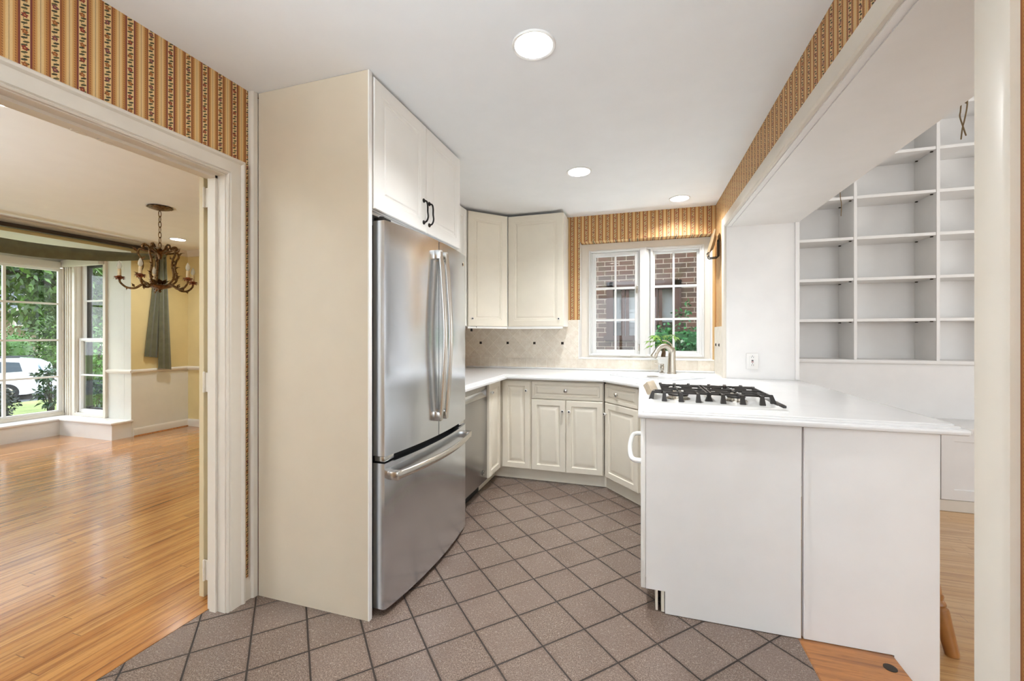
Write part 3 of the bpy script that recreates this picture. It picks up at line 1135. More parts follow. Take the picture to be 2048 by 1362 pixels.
def roundel(p, n, r, parent):
    mb = MB(); mb.lathe([(r, 0), (r, .001), (r * .94, .0016), (r * .86, .0012), (0, .0012)], p, 24, axis_mat(n))
    b = mb.build('badge', 'bright_metal', parent)
    # looped monogram on the badge
    mb = MB()
    nn = Vector(n).normalized(); s = Vector((0, 1, 0)); u = Vector((0, 0, 1)); P = Vector(p) + nn * .0018
    for sg in (-1, 1):
        pts = []
        for k in range(15):
            a = k / 14 * 5.2 + .5
            rad = r * (.16 + .30 * k / 14)
            pts.append(P + s * (sg * r * .22 + math.cos(a) * rad * .8 * sg) + u * (math.sin(a) * rad))
        mb.tube(pts, r * .05, 5)
    mb.build('monogram', 'pewter', b)
roundel((fx(2.418) + .0003, 2.418, 1.700), (1, -.15, 0), .017, drr)

# ---- dishwasher
DX = -1.172
dwm = thing('dishwasher', 'stainless steel dishwasher in the left run, half hidden by the refrigerator', 'dishwasher', (-1.47, 2.83, 0))
mb = MB(); mb.box(-1.74, DX - .035, 2.525, 3.120, .10, .862); mb.box(-1.7, -1.245, 2.53, 3.12, 0.0, .10); mb.build('body', 'black', dwm)
mb = MB(); mb.box(DX - .04, DX, 2.520, 3.122, .105, .765, bev=.003); mb.build('door', 'steel_dark', dwm)
mb = MB(); mb.box(DX - .04, DX, 2.520, 3.122, .822, .858, bev=.003); mb.box(DX - .04, DX - .001, 3.105, 3.122, .765, .822); mb.build('control_panel', 'steel_dark', dwm)
mb = MB(); mb.prism([(DX - .036, .765), (DX - .002, .765), (DX - .002, .771), (DX - .030, .822), (DX - .036, .822)], 'y', 2.52, 3.105); mb.build('pocket_handle', 'bright_metal', dwm)
roundel((DX + .0005, 3.045, .178), (1, 0, 0), .020, dwm)

# ---- base units
CF = 3.436      # face of the back run
def base_unit(name, label, loc):
    return thing(name, label, 'cabinet', loc)
def toe(poly, parent):
    mb = MB(); mb.prism(poly, 'z', 0.002, .105); mb.build('toe_kick', 'cabinet_cream', parent)

b = base_unit('base_cabinet', 'narrow one-door cream base cabinet between the dishwasher and the inside corner', (-1.47, 3.27, 0))
mb = MB(); mb.box(-1.76, -1.176, 3.128, 3.435, .105, .876); mb.build('body', 'cabinet_cream', b)
dr = panel('door', (-1.176, 3.131, .110), Y, X, .282, .752, RAISED, 'cabinet_cream', b)
knob((-1.157, 3.160, .792), (1, 0, 0), dr)
toe([(-1.27, 3.125), (-1.245, 3.125), (-1.245, 3.508), (-1.27, 3.508)], b)

b = base_unit('base_cabinet', 'narrow one-door cream base cabinet at the left end of the back run', (-1.03, 3.75, 0))
mb = MB(); mb.box(-1.76, -.8945, CF + .019, 4.09, .105, .876); mb.build('body', 'cabinet_cream', b)
dr = panel('door', (-1.150, CF + .019, .112), X, -Y, .250, .752, RAISED, 'cabinet_cream', b)
knob((-.932, CF, .782), (0, -1, 0), dr)
toe([(-1.245, 3.508), (-.8945, 3.508), (-.8945, 3.53), (-1.245, 3.53)], b)

b = base_unit('base_cabinet', 'two-door cream base cabinet with a wide drawer, left of the angled sink unit', (-.59, 3.75, 0))
mb = MB(); mb.box(-.893, -.287, CF + .019, 4.09, .105, .876); mb.build('body', 'cabinet_cream', b)
for x0, w_, kx in ((-.888, .290, -.620), (-.593, .300, -.565)):
    dr = panel('door', (x0, CF + .019, .112), X, -Y, w_, .598, RAISED, 'cabinet_cream', b)
    knob((kx, CF, .622), (0, -1, 0), dr)
dr = panel('drawer', (-.888, CF + .019, .716), X, -Y, .595, .146, SMALLD, 'cabinet_cream', b)
knob((-.594, CF, .792), (0, -1, 0), dr, True)
toe([(-.8945, 3.508), (-.272, 3.508), (-.267, 3.53), (-.8945, 3.53)], b)

# angled unit under the sink
A0 = Vector((-.283, CF, 0)); DG = Vector((.262, -.300, 0)).normalized(); DN = Vector((DG.y, -DG.x, 0))
b = base_unit('sink_cabinet', 'angled cream base cabinet under the sink with a small drawer above one door', (.1, 3.55, 0))
L = .43
mb = MB(); c0 = A0 - DN * .019; c1 = A0 + DG * L - DN * .019
mb.prism([(c0.x, c0.y), (c1.x, c1.y), (c1.x + .5, c1.y + .1), (.58, 4.09), (-.284, 4.09)], 'z', .105, .876)
mb.build('body', 'cabinet_cream', b)
o = A0 + DG * .006 - DN * .019
dr = panel('door', (o.x, o.y, .112), DG, DN, .392, .598, RAISED, 'cabinet_cream', b)
k = A0 + DG * .030; knob((k.x, k.y, .622), DN, dr)
dr = panel('drawer', (o.x, o.y, .716), DG, DN, .392, .146, SMALLD, 'cabinet_cream', b)
k = A0 + DG * .168; knob((k.x, k.y, .790), DN, dr, True)
t0 = Vector((-.272, 3.508)); t1 = t0 + Vector((DG.x, DG.y)) * .45
toe([tuple(t0), tuple(t1), (t1.x + .015, t1.y + .013), (t0.x + .005, t0.y + .022)], b)

# ---- peninsula with the oven on its kitchen side
pn = thing('peninsula_cabinet', 'white painted peninsula base whose plain end panel faces the camera', 'cabinet', (.4, 2.5, 0))
PY = 1.990
mb = MB(); mb.prism([(.022, .102), (.104, .102), (.104, .003), (.630, .003), (.630, .886), (.022, .886)], 'y', PY, PY + .02)
mb.build('end_panel', 'paint_white', pn)
mb = MB(); mb.box(.0, .0205, PY + .001, PY + .022, .102, .886, bev=.002); mb.build('edge_strip', 'cabinet_white', pn)
mb = MB(); mb.prism([(.6385, .006), (.942, .006), (.942, -.098), (1.083, -.098), (1.083, .889), (.6385, .889)], 'y', PY - .001, PY + .02)
mb.build('bar_panel', 'paint_white', pn)
mb = MB(); mb.box(.640, .655, PY - .0045, PY, .008, .886); mb.build('batten', 'paint_white', pn)
mb = MB(); mb.box(.035, .63, 2.012, 3.02, .102, .876); mb.box(.12, .62, 2.012, 3.0, .003, .102); mb.build('body', 'cabinet_white', pn)
for x0_, x1_, y0_ in ((.064, .074, 2.005), (.088, .101, 2.0)):
    mb = MB(); mb.box(x0_, x1_, y0_, 3.05, .003, .102); mb.build('toe_kick', 'cabinet_cream', pn)
mb = MB(); mb.box(1.062, 1.083, 2.012, 2.05, NF + .002, .876); mb.build('bar_support', 'paint_white', pn)

ov = thing('wall_oven', 'white built-in oven in the left side of the peninsula, only its bowed handle showing', 'oven', (.02, 2.4, .11))
mb = MB(); mb.box(.004, .034, 2.03, 2.78, .13, .70, bev=.004); od = mb.build('oven_door', 'ceramic_white', ov)
mb = MB(); mb.box(.004, .034, 2.03, 2.78, .71, .86, bev=.004); mb.build('control_panel', 'ceramic_white', ov)
mb = MB()
mb.tube(bez([(.004, 2.075, .655), (-.030, 2.085, .655), (-.048, 2.16, .655), (-.056, 2.36, .655), (-.048, 2.57, .655), (-.030, 2.645, .655), (.004, 2.655, .655)], 7), .0125, 12)
mb.build('handle', 'ceramic_white', od)

# ---- worktop: stacked slabs make the stepped edge
def slab(offs, z0, z1):
    """offs: inset of the exposed edges"""
    e = offs
    k = e * .42
    return [(-1.765, 2.505), (-1.092 - e, 2.505), (-1.092 - e, 3.392 + e), (-.288 + k, 3.392 + e), (-.012 + e, 3.076 + k), (-.012 + e, 1.962 + e), (1.172 - e - .012, 1.962 + e), (1.172 - e, 1.974 + e), (1.172 - e, 3.5), (1.135, 3.612), (.642, 3.612), (.642, 4.082), (-1.765, 4.082)]
ct = thing('worktop', 'continuous white worktop with a stepped edge, running round the room onto the peninsula', 'worktop', (-.3, 3.2, .878))
mb = MB()
Ls = [(.006, .878), (.001, .881), (0, .886), (0, .892), (.001, .897), (.006, .9), (.0195, .9005), (.0195, .9055), (.022, .908), (.0345, .9085), (.0345, .912), (.037, .9145), (.040, .915)]
rings = []
for off, z in Ls:
    rings.append([(p[0], p[1], z) for p in slab(off, 0, 0)])
mb.loft(rings, closed=True, cap=True)
SKC = Vector((.116, 3.578, 0)); SU = Vector((.70, -.714, 0)).normalized(); SV = Vector((-SU.y, SU.x, 0))
wt = mb.build('slab', 'counter_white', ct, angle=40)
mb = MB(); mb.prism([(4.082, .915), (4.072, .915), (4.066, .921), (4.066, .928), (4.072, .932), (4.082, .932)], 'x', -1.76, .63); mb.build('upstand', 'counter_white', ct)

# ---- sink, tap and soap pump
SW, SD = .57, .50
sk = thing('kitchen_sink', 'white corner sink set diagonally into the worktop below the window', 'sink', (SKC.x, SKC.y, .915))
Mx = Matrix.Translation(SKC) @ Matrix(((SU.x, SV.x, 0, 0), (SU.y, SV.y, 0, 0), (0, 0, 1, 0), (0, 0, 0, 1)))
def rrect(w, d, r, z, n=6, cx=0, cy=0):
    out = []
    for sx_, sy_, a0 in ((1, 1, 0), (-1, 1, 90), (-1, -1, 180), (1, -1, 270)):
        for k in range(n + 1):
            a = R(a0 + 90 * k / n)
            out.append((cx + sx_ * (w / 2 - r) + r * math.cos(a), cy + sy_ * (d / 2 - r) + r * math.sin(a), z))
    return out
mb = MB(); mk = mb.mark()
mb.loft([rrect(SW, SD, .03, .915), rrect(SW, SD, .03, .923), rrect(SW - .012, SD - .012, .028, .928), rrect(SW - .075, SD - .15, .05, .927, cy=-.035), rrect(SW - .10, SD - .175, .05, .9185, cy=-.035)])
mb.xf(mk, Mx); mb.build('rim', 'sink_white', sk)
mb = MB(); mk = mb.mark(); mb.lathe([(.045, .919), (.045, .922), (.03, .9235), (0, .9235)], (0, -.035, 0), 20); mb.xf(mk, Mx); mb.build('drain', 'nickel', sk)
for cx_ in (.13, .18):
    mb = MB(); mk = mb.mark(); mb.lathe([(.013, .927), (.013, .9295), (0, .930)], (cx_, .205, 0), 14)
    mb.xf(mk, Mx); mb.build('hole_cap', 'ceramic_white', sk)

FP = Vector((.249, 3.760, .927))
fa = thing('kitchen_faucet', 'brushed nickel single-lever faucet with an arched spout on the sink', 'faucet', FP)
fd_ = Vector((-.92, -.39, 0)).normalized()
mb = MB()
mb.lathe([(.037, 0), (.037, .006), (.034, .012)], FP, 24)
spine = [(0, 0), (0, .06), (0, .12), (-.002, .165), (.012, .205), (.045, .232), (.085, .232), (.118, .208), (.142, .172)]
rad = [.034, .0325, .030, .027, .0235, .021, .0205, .021, .022]
pb = bez([FP + fd_ * a + Z * h for a, h in spine], 5)
rb = [rad[min(len(rad) - 1, i // 5)] + (rad[min(len(rad) - 1, i // 5 + 1)] - rad[min(len(rad) - 1, i // 5)]) * (i % 5) / 5 for i in range(len(pb))]
mb.tube(pb, rb, 18)
mb.build('spout', 'nickel', fa)
mb = MB(); e = FP + fd_ * .142 + Z * .172; mb.tube([e, e + fd_ * .012 + Z * -.02, e + fd_ * .019 + Z * -.033], [.0225, .0265, .0265], 18); mb.build('spray_head', 'nickel', fa)
mb = MB(); mb.tube([FP + Z * .11, FP - fd_ * .002 + Z * .17, FP - fd_ * .006 + Z * .198, FP - fd_ * .006 + Z * .222], [.031, .029, .027, .016], 18)
mb.build('valve_body', 'nickel', fa)
mb = MB(); mb.tube(bez([FP - fd_ * .006 + Z * .20, FP + fd_ * .0 + Z * .238, FP + fd_ * .02 + Z * .262, FP + fd_ * .05 + Z * .278, FP + fd_ * .082 + Z * .282], 6), [.0125] * 6 + [.010] * 10 + [.0085] * 9, 12, sx=.55)
mb.build('lever', 'nickel', fa)

SP = Vector((.175, 3.815, .9275))
so = thing('soap_dispenser', 'small brushed nickel soap pump on the sink, left of the faucet', 'soap pump', SP)
mb = MB(); mb.lathe([(.024, 0), (.024, .004), (.012, .009), (.010, .016), (.0165, .026), (.0165, .06), (.013, .066), (.0155, .068), (.0155, .078), (0, .080)], SP, 18); mb.build('body', 'nickel', so)
mb = MB(); mb.tube([SP + Z * .073, SP + Vector((-.035, -.008, .078)), SP + Vector((-.058, -.012, .083)), SP + Vector((-.062, -.013, .078))], .0045, 8); mb.build('nozzle', 'nickel', so)

# ---- potted money tree on the worktop behind the tap
PP = Vector((.193, 3.945, .915))
pl = thing('potted_plant', 'small money tree with bright green leaves in a white pot behind the faucet', 'plant', PP)
mb = MB(); mb.lathe([(.038, 0), (.040, .004), (.052, .143), (.052, .146), (.047, .146), (.045, .12), (0, .12)], PP, 28); mb.build('pot', 'ceramic_white', pl)
mb = MB(); mb.lathe([(.0455, .122), (.03, .130), (0, .134)], PP, 18); mb.build('soil', 'soil', pl)
rnd = random.Random(5)
mb = MB()
for q in range(3):
    a0 = q * 2.1
    mb.tube([PP + Vector((math.cos(a0 + h * 30) * (.013 - h * .05), math.sin(a0 + h * 30) * (.013 - h * .05), .118 + h)) for h in [i * .012 for i in range(13)]], [.012 - .0005 * i for i in range(13)], 8)
mb.build('trunk', 'bark', pl)
mb = MB(); ml = MB()
for q in range(10):
    a = q * 2.4 + .4; rr_ = rnd.uniform(.055, .10); hh = rnd.uniform(.215, .345)
    if q < 3: a = math.pi + (-.35, .25, .7)[q]; rr_ = (.115, .105, .09)[q]; hh = (.285, .245, .33)[q]
    st = PP + Z * .25; en = PP + Vector((math.cos(a) * rr_, math.sin(a) * rr_ * .55, hh))
    mb.tube([st, (st + en) / 2 + Z * .012, en], .0022, 6)
    for j in range(5):
        b_ = a + (j - 2) * .62
        d_ = Vector((math.cos(b_), math.sin(b_), -.25 + rnd.uniform(-.35, .15)))
        ml.leaf(en, d_, (0, 0, 1), rnd.uniform(.058, .085), .026, .12)
mb.build('stem', 'leaf_pot', pl); ml.build('foliage', 'leaf_pot', pl, angle=0)

# ---- gas cooktop
hb = thing('gas_cooktop', 'white gas cooktop with black cast-iron grates set in the peninsula', 'cooktop', (.33, 2.4, .915))
HX0, HX1, HY0, HY1 = .036, .618, 2.085, 2.690
mb = MB(); mb.loft([[(HX0, HY0, .915), (HX1, HY0, .915), (HX1, HY1, .915), (HX0, HY1, .915)], [(HX0 + .003, HY0 + .003, .921), (HX1 - .003, HY0 + .003, .921), (HX1 - .003, HY1 - .003, .921), (HX0 + .003, HY1 - .003, .921)],
    [(HX0 + .012, HY0 + .02, .926), (HX1 - .012, HY0 + .02, .926), (HX1 - .012, HY1 - .012, .926), (HX0 + .012, HY1 - .012, .926)], [(HX0 + .03, HY0 + .075, .923), (HX1 - .03, HY0 + .075, .923), (HX1 - .03, HY1 - .03, .923), (HX0 + .03, HY1 - .03, .923)]])
mb.build('hob_plate', 'ceramic_white', hb)
BR = [(.185, 2.325, .047), (.185, 2.565, .036), (.455, 2.325, .040), (.455, 2.565, .050)]
for bx_, by_, br_ in BR:
    mb = MB(); mb.lathe([(br_ + .012, .923), (br_ + .010, .928), (br_, .929), (br_, .940), (br_ - .004, .9405)], (bx_, by_, 0), 28)
    bu = mb.build('burner', 'nickel', hb)
    mb = MB(); mb.lathe([(br_ - .002, .9405), (br_ + .003, .942), (br_ + .002, .948), (br_ - .006, .9505), (0, .951)], (bx_, by_, 0), 28); mb.build('burner_cap', 'cast_iron', bu)
def bar(mb, p, q, w=.0085, h=.011):
    """square iron bar, slightly tapered section"""
    p, q = Vector(p), Vector(q)
    d = (q - p).normalized(); s = d.cross(Z)
    if s.length < 1e-4: s = Vector((1, 0, 0))
    s.normalize(); u = s.cross(d)
    r = []
    for c in (p, q):
        r.append([c + s * w * .5 - u * h * .5, c - s * w * .5 - u * h * .5, c - s * w * .38 + u * h * .5, c + s * w * .38 + u * h * .5])
    mb.loft(r)
GT = .966
def grate(x0, x1, burners):
    mb = MB()
    y0, y1 = 2.215, 2.662
    xm = (x0 + x1) / 2
    def post(x, y, dx, dy):
        mb.loft([[(x - .012 + dx * .022, y - .010 + dy * .022, .9235), (x + .012 + dx * .022, y - .010 + dy * .022, .9235), (x + .012 + dx * .022, y + .010 + dy * .022, .9235), (x - .012 + dx * .022, y + .010 + dy * .022, .9235)],
                 [(x - .007, y - .006, GT), (x + .007, y - .006, GT), (x + .007, y + .006, GT), (x - .007, y + .006, GT)]])
    zc = GT - .0065
    for yy in (y0 + .055, (y0 + y1) / 2, y1 - .055):
        bar(mb, (x0, yy, zc), (x1, yy, zc))
    for xx in (x0 + .004, x1 - .004):
        bar(mb, (xx, y0 + .055, zc), (xx, y1 - .055, zc))
    for (bx_, by_, br_) in burners:
        for dx, dy in ((1, 0), (-1, 0), (0, 1), (0, -1)):
            s0 = .026
            if dx: e = ((x1 if dx > 0 else x0), by_)
            else: e = (bx_, (y1 if by_ > 2.44 else by_ + .10) if dy > 0 else (y0 if by_ < 2.44 else by_ - .10))
            bar(mb, (bx_ + dx * s0, by_ + dy * s0, zc + .002), (e[0], e[1], zc))
        for dx in (-1, 1):
            for dy in (-1, 1):
                bar(mb, (bx_ + dx * .034, by_ + dy * .034, zc), (bx_ + dx * .085, by_ + dy * .060, zc))
    for xx in (x0 + .05, xm, x1 - .05):
        bar(mb, (xx, y0, zc), (xx, y0 + .075, zc)); post(xx, y0, 0, -.3)
        bar(mb, (xx, y1 - .075, zc), (xx, y1, zc)); post(xx, y1, 0, .3)
    for xx, sg in ((x0, -1), (x1, 1)):
        for yy in (y0 + .055, y1 - .055): post(xx, yy, sg * .5, 0)
    return mb.build('grate', 'cast_iron', hb)
grate(.062, .318, BR[:2]); grate(.328, .594, BR[2:])
mb = MB(); mb.box(.602, .640, 2.20, 2.44, .9155, .9275, bev=.003); mb.build('side_vent', 'cast_iron', hb)

# small ribbed block leaning on the hob
sb = thing('scrub_block', 'small beige ribbed block with a white side, tilted at the left edge of the cooktop', 'scrubber', (.062, 2.36, .945))
mb = MB(); mk = mb.mark(); mb.box(-.030, .012, -.024, .024, -.030, .030, bev=.004)
for i in range(6): mb.box(-.0325, -.0295, -.020 + i * .0076, -.0165 + i * .0076, -.028, .028)
TM = Matrix.Translation((.058, 2.36, .972)) @ Matrix.Rotation(R(-24), 4, 'Y') @ Matrix.Rotation(R(-22), 4, 'X') @ Matrix.Rotation(R(34), 4, 'Z')
mb.xf(mk, TM); mb.build('body', 'sponge_beige', sb)
mb = MB(); mk = mb.mark(); mb.box(.013, .034, -.023, .023, -.029, .029, bev=.004); mb.xf(mk, TM); mb.build('backing', 'sponge_white', sb)

# ---- upper cabinets
UZ0, UZ1 = 1.335, 2.392
def upper(label, loc): return thing('upper_cabinet', label, 'cabinet', loc)
u = upper('white upper cabinet on the left wall, a sliver beside the refrigerator cupboard', (-1.65, 3.0, UZ0))
mb = MB(); mb.box(-1.786, -1.527, 2.515, 3.494, UZ0, UZ1); mb.build('body', 'cabinet_white', u)
panel('door', (-1.527, 2.52, UZ0), Y, X, .485, UZ1 - UZ0 - .003, FLATP, 'cabinet_white', u); panel('door', (-1.527, 3.008, UZ0), Y, X, .485, UZ1 - UZ0 - .003, FLATP, 'cabinet_white', u)
u = upper('white diagonal corner upper cabinet left of the window', (-1.5, 3.8, UZ0))
mb = MB(); mb.prism([(-1.786, 3.498), (-1.519, 3.498), (-1.516, 3.512), (-1.238, 3.806), (-1.224, 3.812), (-1.224, 4.08), (-1.786, 4.08)], 'z', UZ0, UZ1); mb.build('body', 'cabinet_white', u)
p0 = Vector((-1.506, 3.506, UZ0)); p1 = Vector((-1.226, 3.803, UZ0)); du = (p1 - p0).normalized(); dn = Vector((du.y, -du.x, 0))
dr = panel('door', p0 - dn * .008 + du * .002, du, dn, (p1 - p0).length - .004, UZ1 - UZ0 - .006, FLATP, 'cabinet_cream', u)
k = p0 + du * .035 + dn * .011; knob((k.x, k.y, 1.405), dn, dr)
mb = MB(); mb.tube([p0 + dn * .0 + Z * -.012, p1 + Z * -.012], .012, 4); mb.build('light_rail', 'cabinet_white', u)
u = upper('white single-door upper cabinet on the window wall beside the wallpaper', (-.95, 3.95, UZ0))
mb = MB(); mb.box(-1.222, -.682, 3.832, 4.08, UZ0, UZ1); mb.build('body', 'cabinet_white', u)
dr = panel('door', (-1.217, 3.832, UZ0), X, -Y, .535, UZ1 - UZ0 - .006, FLATP, 'cabinet_cream', u)
knob((-.722, 3.813, 1.405), (0, -1, 0), dr)
mb = MB(); mb.box(-1.222, -.690, 3.818, 3.836, UZ0 - .022, UZ0); mb.build('light_rail', 'cabinet_white', u)
mb = MB(); mb.box(-1.50, -1.44, 3.56, 3.575, 1.322, 1.334); mb.box(-1.50, -1.485, 3.56, 3.575, 1.288, 1.322)
tag(mb.build('towel_bracket', 'black'), 'small black bracket under the corner upper cabinet by the refrigerator', 'bracket')

# ---- stone splashback with metal inserts
bs = tag(thing('backsplash', 'beige travertine splashback laid in diamonds under the upper cabinets and window', 'backsplash', (-.6, 4.09, .915)))
mb = MB(); mb.box(-1.785, WX0, 4.084, 4.0995, .915, 1.402); mb.box(WX0, .632, 4.084, 4.0995, .915, 1.032); mb.build('tile_field', 'travertine', bs)
mb = MB(); mb.box(WX0 - .012, WX0, 4.080, 4.0995, 1.032, 1.402); mb.box(WX0 - .012, WX1 + .01, 4.0805, 4.225, 1.0215, 1.034, bev=.002); mb.build('trim_strip', 'paint_white', bs)
mb = MB(); mb.box(.6265, .6395, 3.712, 4.084, .915, 1.325); mb.build('side_field', 'travertine_side', bs)
def insert(p, n):
    mb = MB(); mk = mb.mark(); mb.box(-.0125, .0125, -.0125, .0125, 0, .004, bev=.003); mb.lathe([(.008, .004), (.008, .006), (.005, .0065), (.004, .005), (0, .006)], (0, 0, 0), 12)
    mb.xf(mk, Matrix.Translation(Vector(p)) @ axis_mat(n)); return mb.build('metal_insert', 'pewter', bs)
for x_ in (-1.604, -1.307, -1.025, -.740): insert((x_, 4.084, 1.174), (0, -1, 0))
for y_ in (3.845, 4.0): insert((.6265, y_, 1.170), (-1, 0, 0))

# ---- socket on the white jamb
oc = thing('wall_outlet', 'white double outlet with black and red test buttons on the jamb', 'outlet', (.819, 3.614, 1.052))
mb = MB(); mb.box(.778, .860, 3.607, 3.6145, .991, 1.113, bev=.004); mb.build('cover_plate', 'plastic_white', oc)
mb = MB(); mb.box(.800, .838, 3.604, 3.608, 1.012, 1.092, bev=.002); fcx = mb.build('socket_face', 'plastic_white', oc)
for z_ in (1.083, 1.024):
    for dx in (-.0075, .0055):
        mb = MB(); mb.box(.819 + dx, .819 + dx + .002, 3.6030, 3.6042, z_ - .006, z_ + .004); mb.build('slot', 'black', fcx)
    mb = MB(); mb.lathe([(.0028, 0), (.0028, .0012), (0, .0012)], (.819, 3.6042, z_ + (.009 if z_ > 1.05 else .011)), 10, ROTX); mb.build('slot', 'black', fcx)
mb = MB(); mb.box(.8125, .8255, 3.6022, 3.6042, 1.054, 1.062); mb.build('test_button', 'black', fcx)
mb = MB(); mb.box(.8115, .8265, 3.6022, 3.6042, 1.044, 1.050); mb.build('reset_button', 'red_dot', fcx)

# ---- plate in an iron wall rack by the window
pr = thing('plate_rack', 'black wrought-iron plate rack on the wallpaper right of the window', 'rack', (.63, 3.93, 1.9))
mb = MB()
for y_ in (3.895, 3.955):
    mb.tube([(.632, y_, 2.075), (.632, y_, 1.925), (.625, y_, 1.917), (.565, y_, 1.912), (.556, y_, 1.918), (.554, y_, 1.945)], .0042, 8)
    mb.lathe([(0, -.006), (.008, -.004), (.0105, 0), (.008, .004), (0, .006)], (.553, y_, 1.957), 12)
mb.tube([(.632, 3.895, 1.925), (.632, 3.955, 1.925)], .0042, 8); mb.tube([(.633, 3.895, 2.05), (.633, 3.955, 2.05)], .0042, 8)
mb.build('wire_frame', 'iron_black', pr)
PN = Vector((-.90, 0, -.0)); 
mb = MB()
ax = Vector((-(2.16 - 1.93), 0, -(.630 - .572))).normalized(); ax = Vector((-.970, 0, .243))
mb.lathe([(0, -.004), (.062, -.004), (.070, .002), (.118, .016), (.120, .020), (.116, .021), (.070, .008), (.06, .004), (0, .004)], (.594, 3.925, 2.040), 32, axis_mat(ax))
mb.lathe([(.05, -.010), (.055, -.010), (.055, -.003), (.05, -.003)], (.594, 3.925, 2.040), 24, axis_mat(ax))
tag(mb.build('display_plate', 'plate_tan'), 'tan round plate leaning in the black wall rack', 'plate')

# ---- recessed ceiling lights
def downlight(p, r, label, watts, lens='lens_glow', group=None):
    x, y, z = p
    t = thing('recessed_light', label, 'ceiling light', (x, y, z))
    if group: t['group'] = group
    mb = MB(); mb.lathe([(r, -.0005), (r, -.005), (r * .97, -.008), (r * .86, -.005), (r * .835, .0), (r * .83, .001)], (x, y, z), 40, cap=False)
    mb.build('trim_ring', 'paint_white', t)
    mb = MB(); mb.lathe([(r * .83, .001), (r * .76, .038)], (x, y, z), 40, cap=False)
    mb.build('reflector', 'ceramic_white', t, normals=False)
    mb = MB(); mb.lathe([(r * .76, .034), (r * .76, .04), (0, .04)], (x, y, z), 40); mb.build('lens', lens, t)
    lamp('bulb', 'AREA', (0, 0, .030), watts, (0.94, .97, 1.0), (0, 0, 0), size=r * 1.3, parent=t, spread=R(132), shape='DISK')
    return t
downlight(DL[0][:3], DL[0][3], 'large lit recessed ceiling light nearest the camera', 9)
downlight(DL[1][:3], DL[1][3], 'lit recessed ceiling light in the middle of the kitchen ceiling', 9)
downlight(DL[2][:3], DL[2][3], 'lit recessed ceiling light right above the kitchen window', 6)
downlight(DD[0][:3], DD[0][3], 'recessed ceiling light in the dining room beyond the chandelier', 5, 'lens_dim')
downlight(DD[1][:3], DD[1][3], 'recessed ceiling light just inside the doorway, cut by the left edge', 6)

# ================================================================== NOOK BEYOND THE OPENING
bk = thing('bookcase', 'tall white built-in bookcase of open cubbies on the far nook wall', 'bookcase', (2.7, 4.6, 1.0))
SX = [1.239, 1.826, 2.413, 3.000, 3.587, 4.174]
SZ = [1.400, 1.765, 2.130, 2.494, 2.862, 3.230]
SY0, SY1 = 4.45, 4.752
for x_ in SX:
    mb = MB(); mb.box(x_ - .012, x_ + .012, SY0, SY1, 1.036, 3.55, bev=.0015, seg=1); mb.build('upright', 'paint_white', bk)
mb = MB(); mb.box(1.22, 4.2, SY1, SY1 + .008, 1.0, 3.55); mb.build('back_panel', 'paint_white', bk)
mb = MB(); mb.box(1.135, 4.20, SY0 - .012, SY1, 1.004, 1.036, bev=.003); mb.build('base_board', 'paint_white', bk)
for i in range(len(SX) - 1):
    for j, z_ in enumerate(SZ):
        mb = MB(); mb.box(SX[i] + .013, SX[i + 1] - .013, SY0 + .004, SY1 - .002, z_ - .026, z_, bev=.0015, seg=1)
        sh = mb.build('shelf', 'paint_white', bk)
        if i < 3:
            for xx, sg in ((SX[i] + .012, 1), (SX[i + 1] - .012, -1)):
                for yy in (SY0 + .05, SY1 - .045):
                    mb = MB(); mb.box(xx, xx + sg * .016, yy - .007, yy + .007, z_ - .034, z_ - .0262)
                    mb.build('shelf_pin', 'pewter', sh)
struct('wall_nook_lower', MB().box(1.13, 4.5, 4.462, 4.762, NF, 1.004), 'paint_white')
NBX = [(1.20, 2.207), (2.212, 3.2), (3.205, 4.2)]
nb = thing('bench_cabinet', 'low white base cabinet with shaker doors under the bookcase', 'cabinet', (2.7, 4.25, NF))
mb = MB(); mb.box(1.15, 4.2, 4.066, 4.455, NF + .085, .512); mb.build('body', 'paint_white', nb)
mb = MB(); mb.box(1.15, 4.2, 4.048, 4.066, NF + .002, NF + .087); mb.build('plinth', 'trim_white', nb)
mb = MB(); mb.box(1.15, 4.21, 4.022, 4.458, .522, .547, bev=.004); mb.build('lid', 'paint_white', nb)
SHK = [(0, 0), (0, .018), (.002, .02), (.078, .02), (.080, .012), (.082, .011)]
for x0, x1 in NBX: panel('door', (x0, 4.066, NF + .09), X, -Y, x1 - x0, .518 - NF - .09, SHK, 'paint_white', nb)

# stool with turned legs, tucked under the bar side of the worktop
st = thing('wooden_stool', 'wooden stool with turned splayed legs behind the peninsula, one leg showing', 'stool', (1.11, 2.43, NF))
STX, STY, SZT = 1.10, 2.43, .40
mb = MB(); mb.lathe([(0, 0), (.13, 0), (.150, .008), (.155, .02), (.150, .032), (.11, .033), (.08, .029), (0, .028)], (STX, STY, SZT), 32); mb.build('seat', 'wood_leg', st)
LP = [(.022, 0), (.024, .006), (.0275, .10), (.0305, .16), (.0295, .172), (.0235, .178), (.0275, .186), (.0255, .196), (.0215, .204), (.026, .214), (.0265, .222), (.022, .226), (.025, .25), (.0285, .34), (.023, .43), (.016, .50)]
for dx, dy in ((1, -1), (1, 1), (-1, 1), (-1, -1)):
    a = Vector((STX + dx * .155, STY + dy * .205, NF)); t_ = Vector((STX + dx * .085, STY + dy * .09, SZT + .005))
    if dx < 0: a.x = STX - .145
    d_ = (t_ - a); Ln = d_.length; d_.normalize()
    mb = MB(); mb.lathe([(r_, z_ * Ln / .50) for r_, z_ in LP], a, 16, Vector((0, 0, 1)).rotation_difference(d_).to_matrix().to_4x4())
    mb.build('leg', 'wood_leg', st)
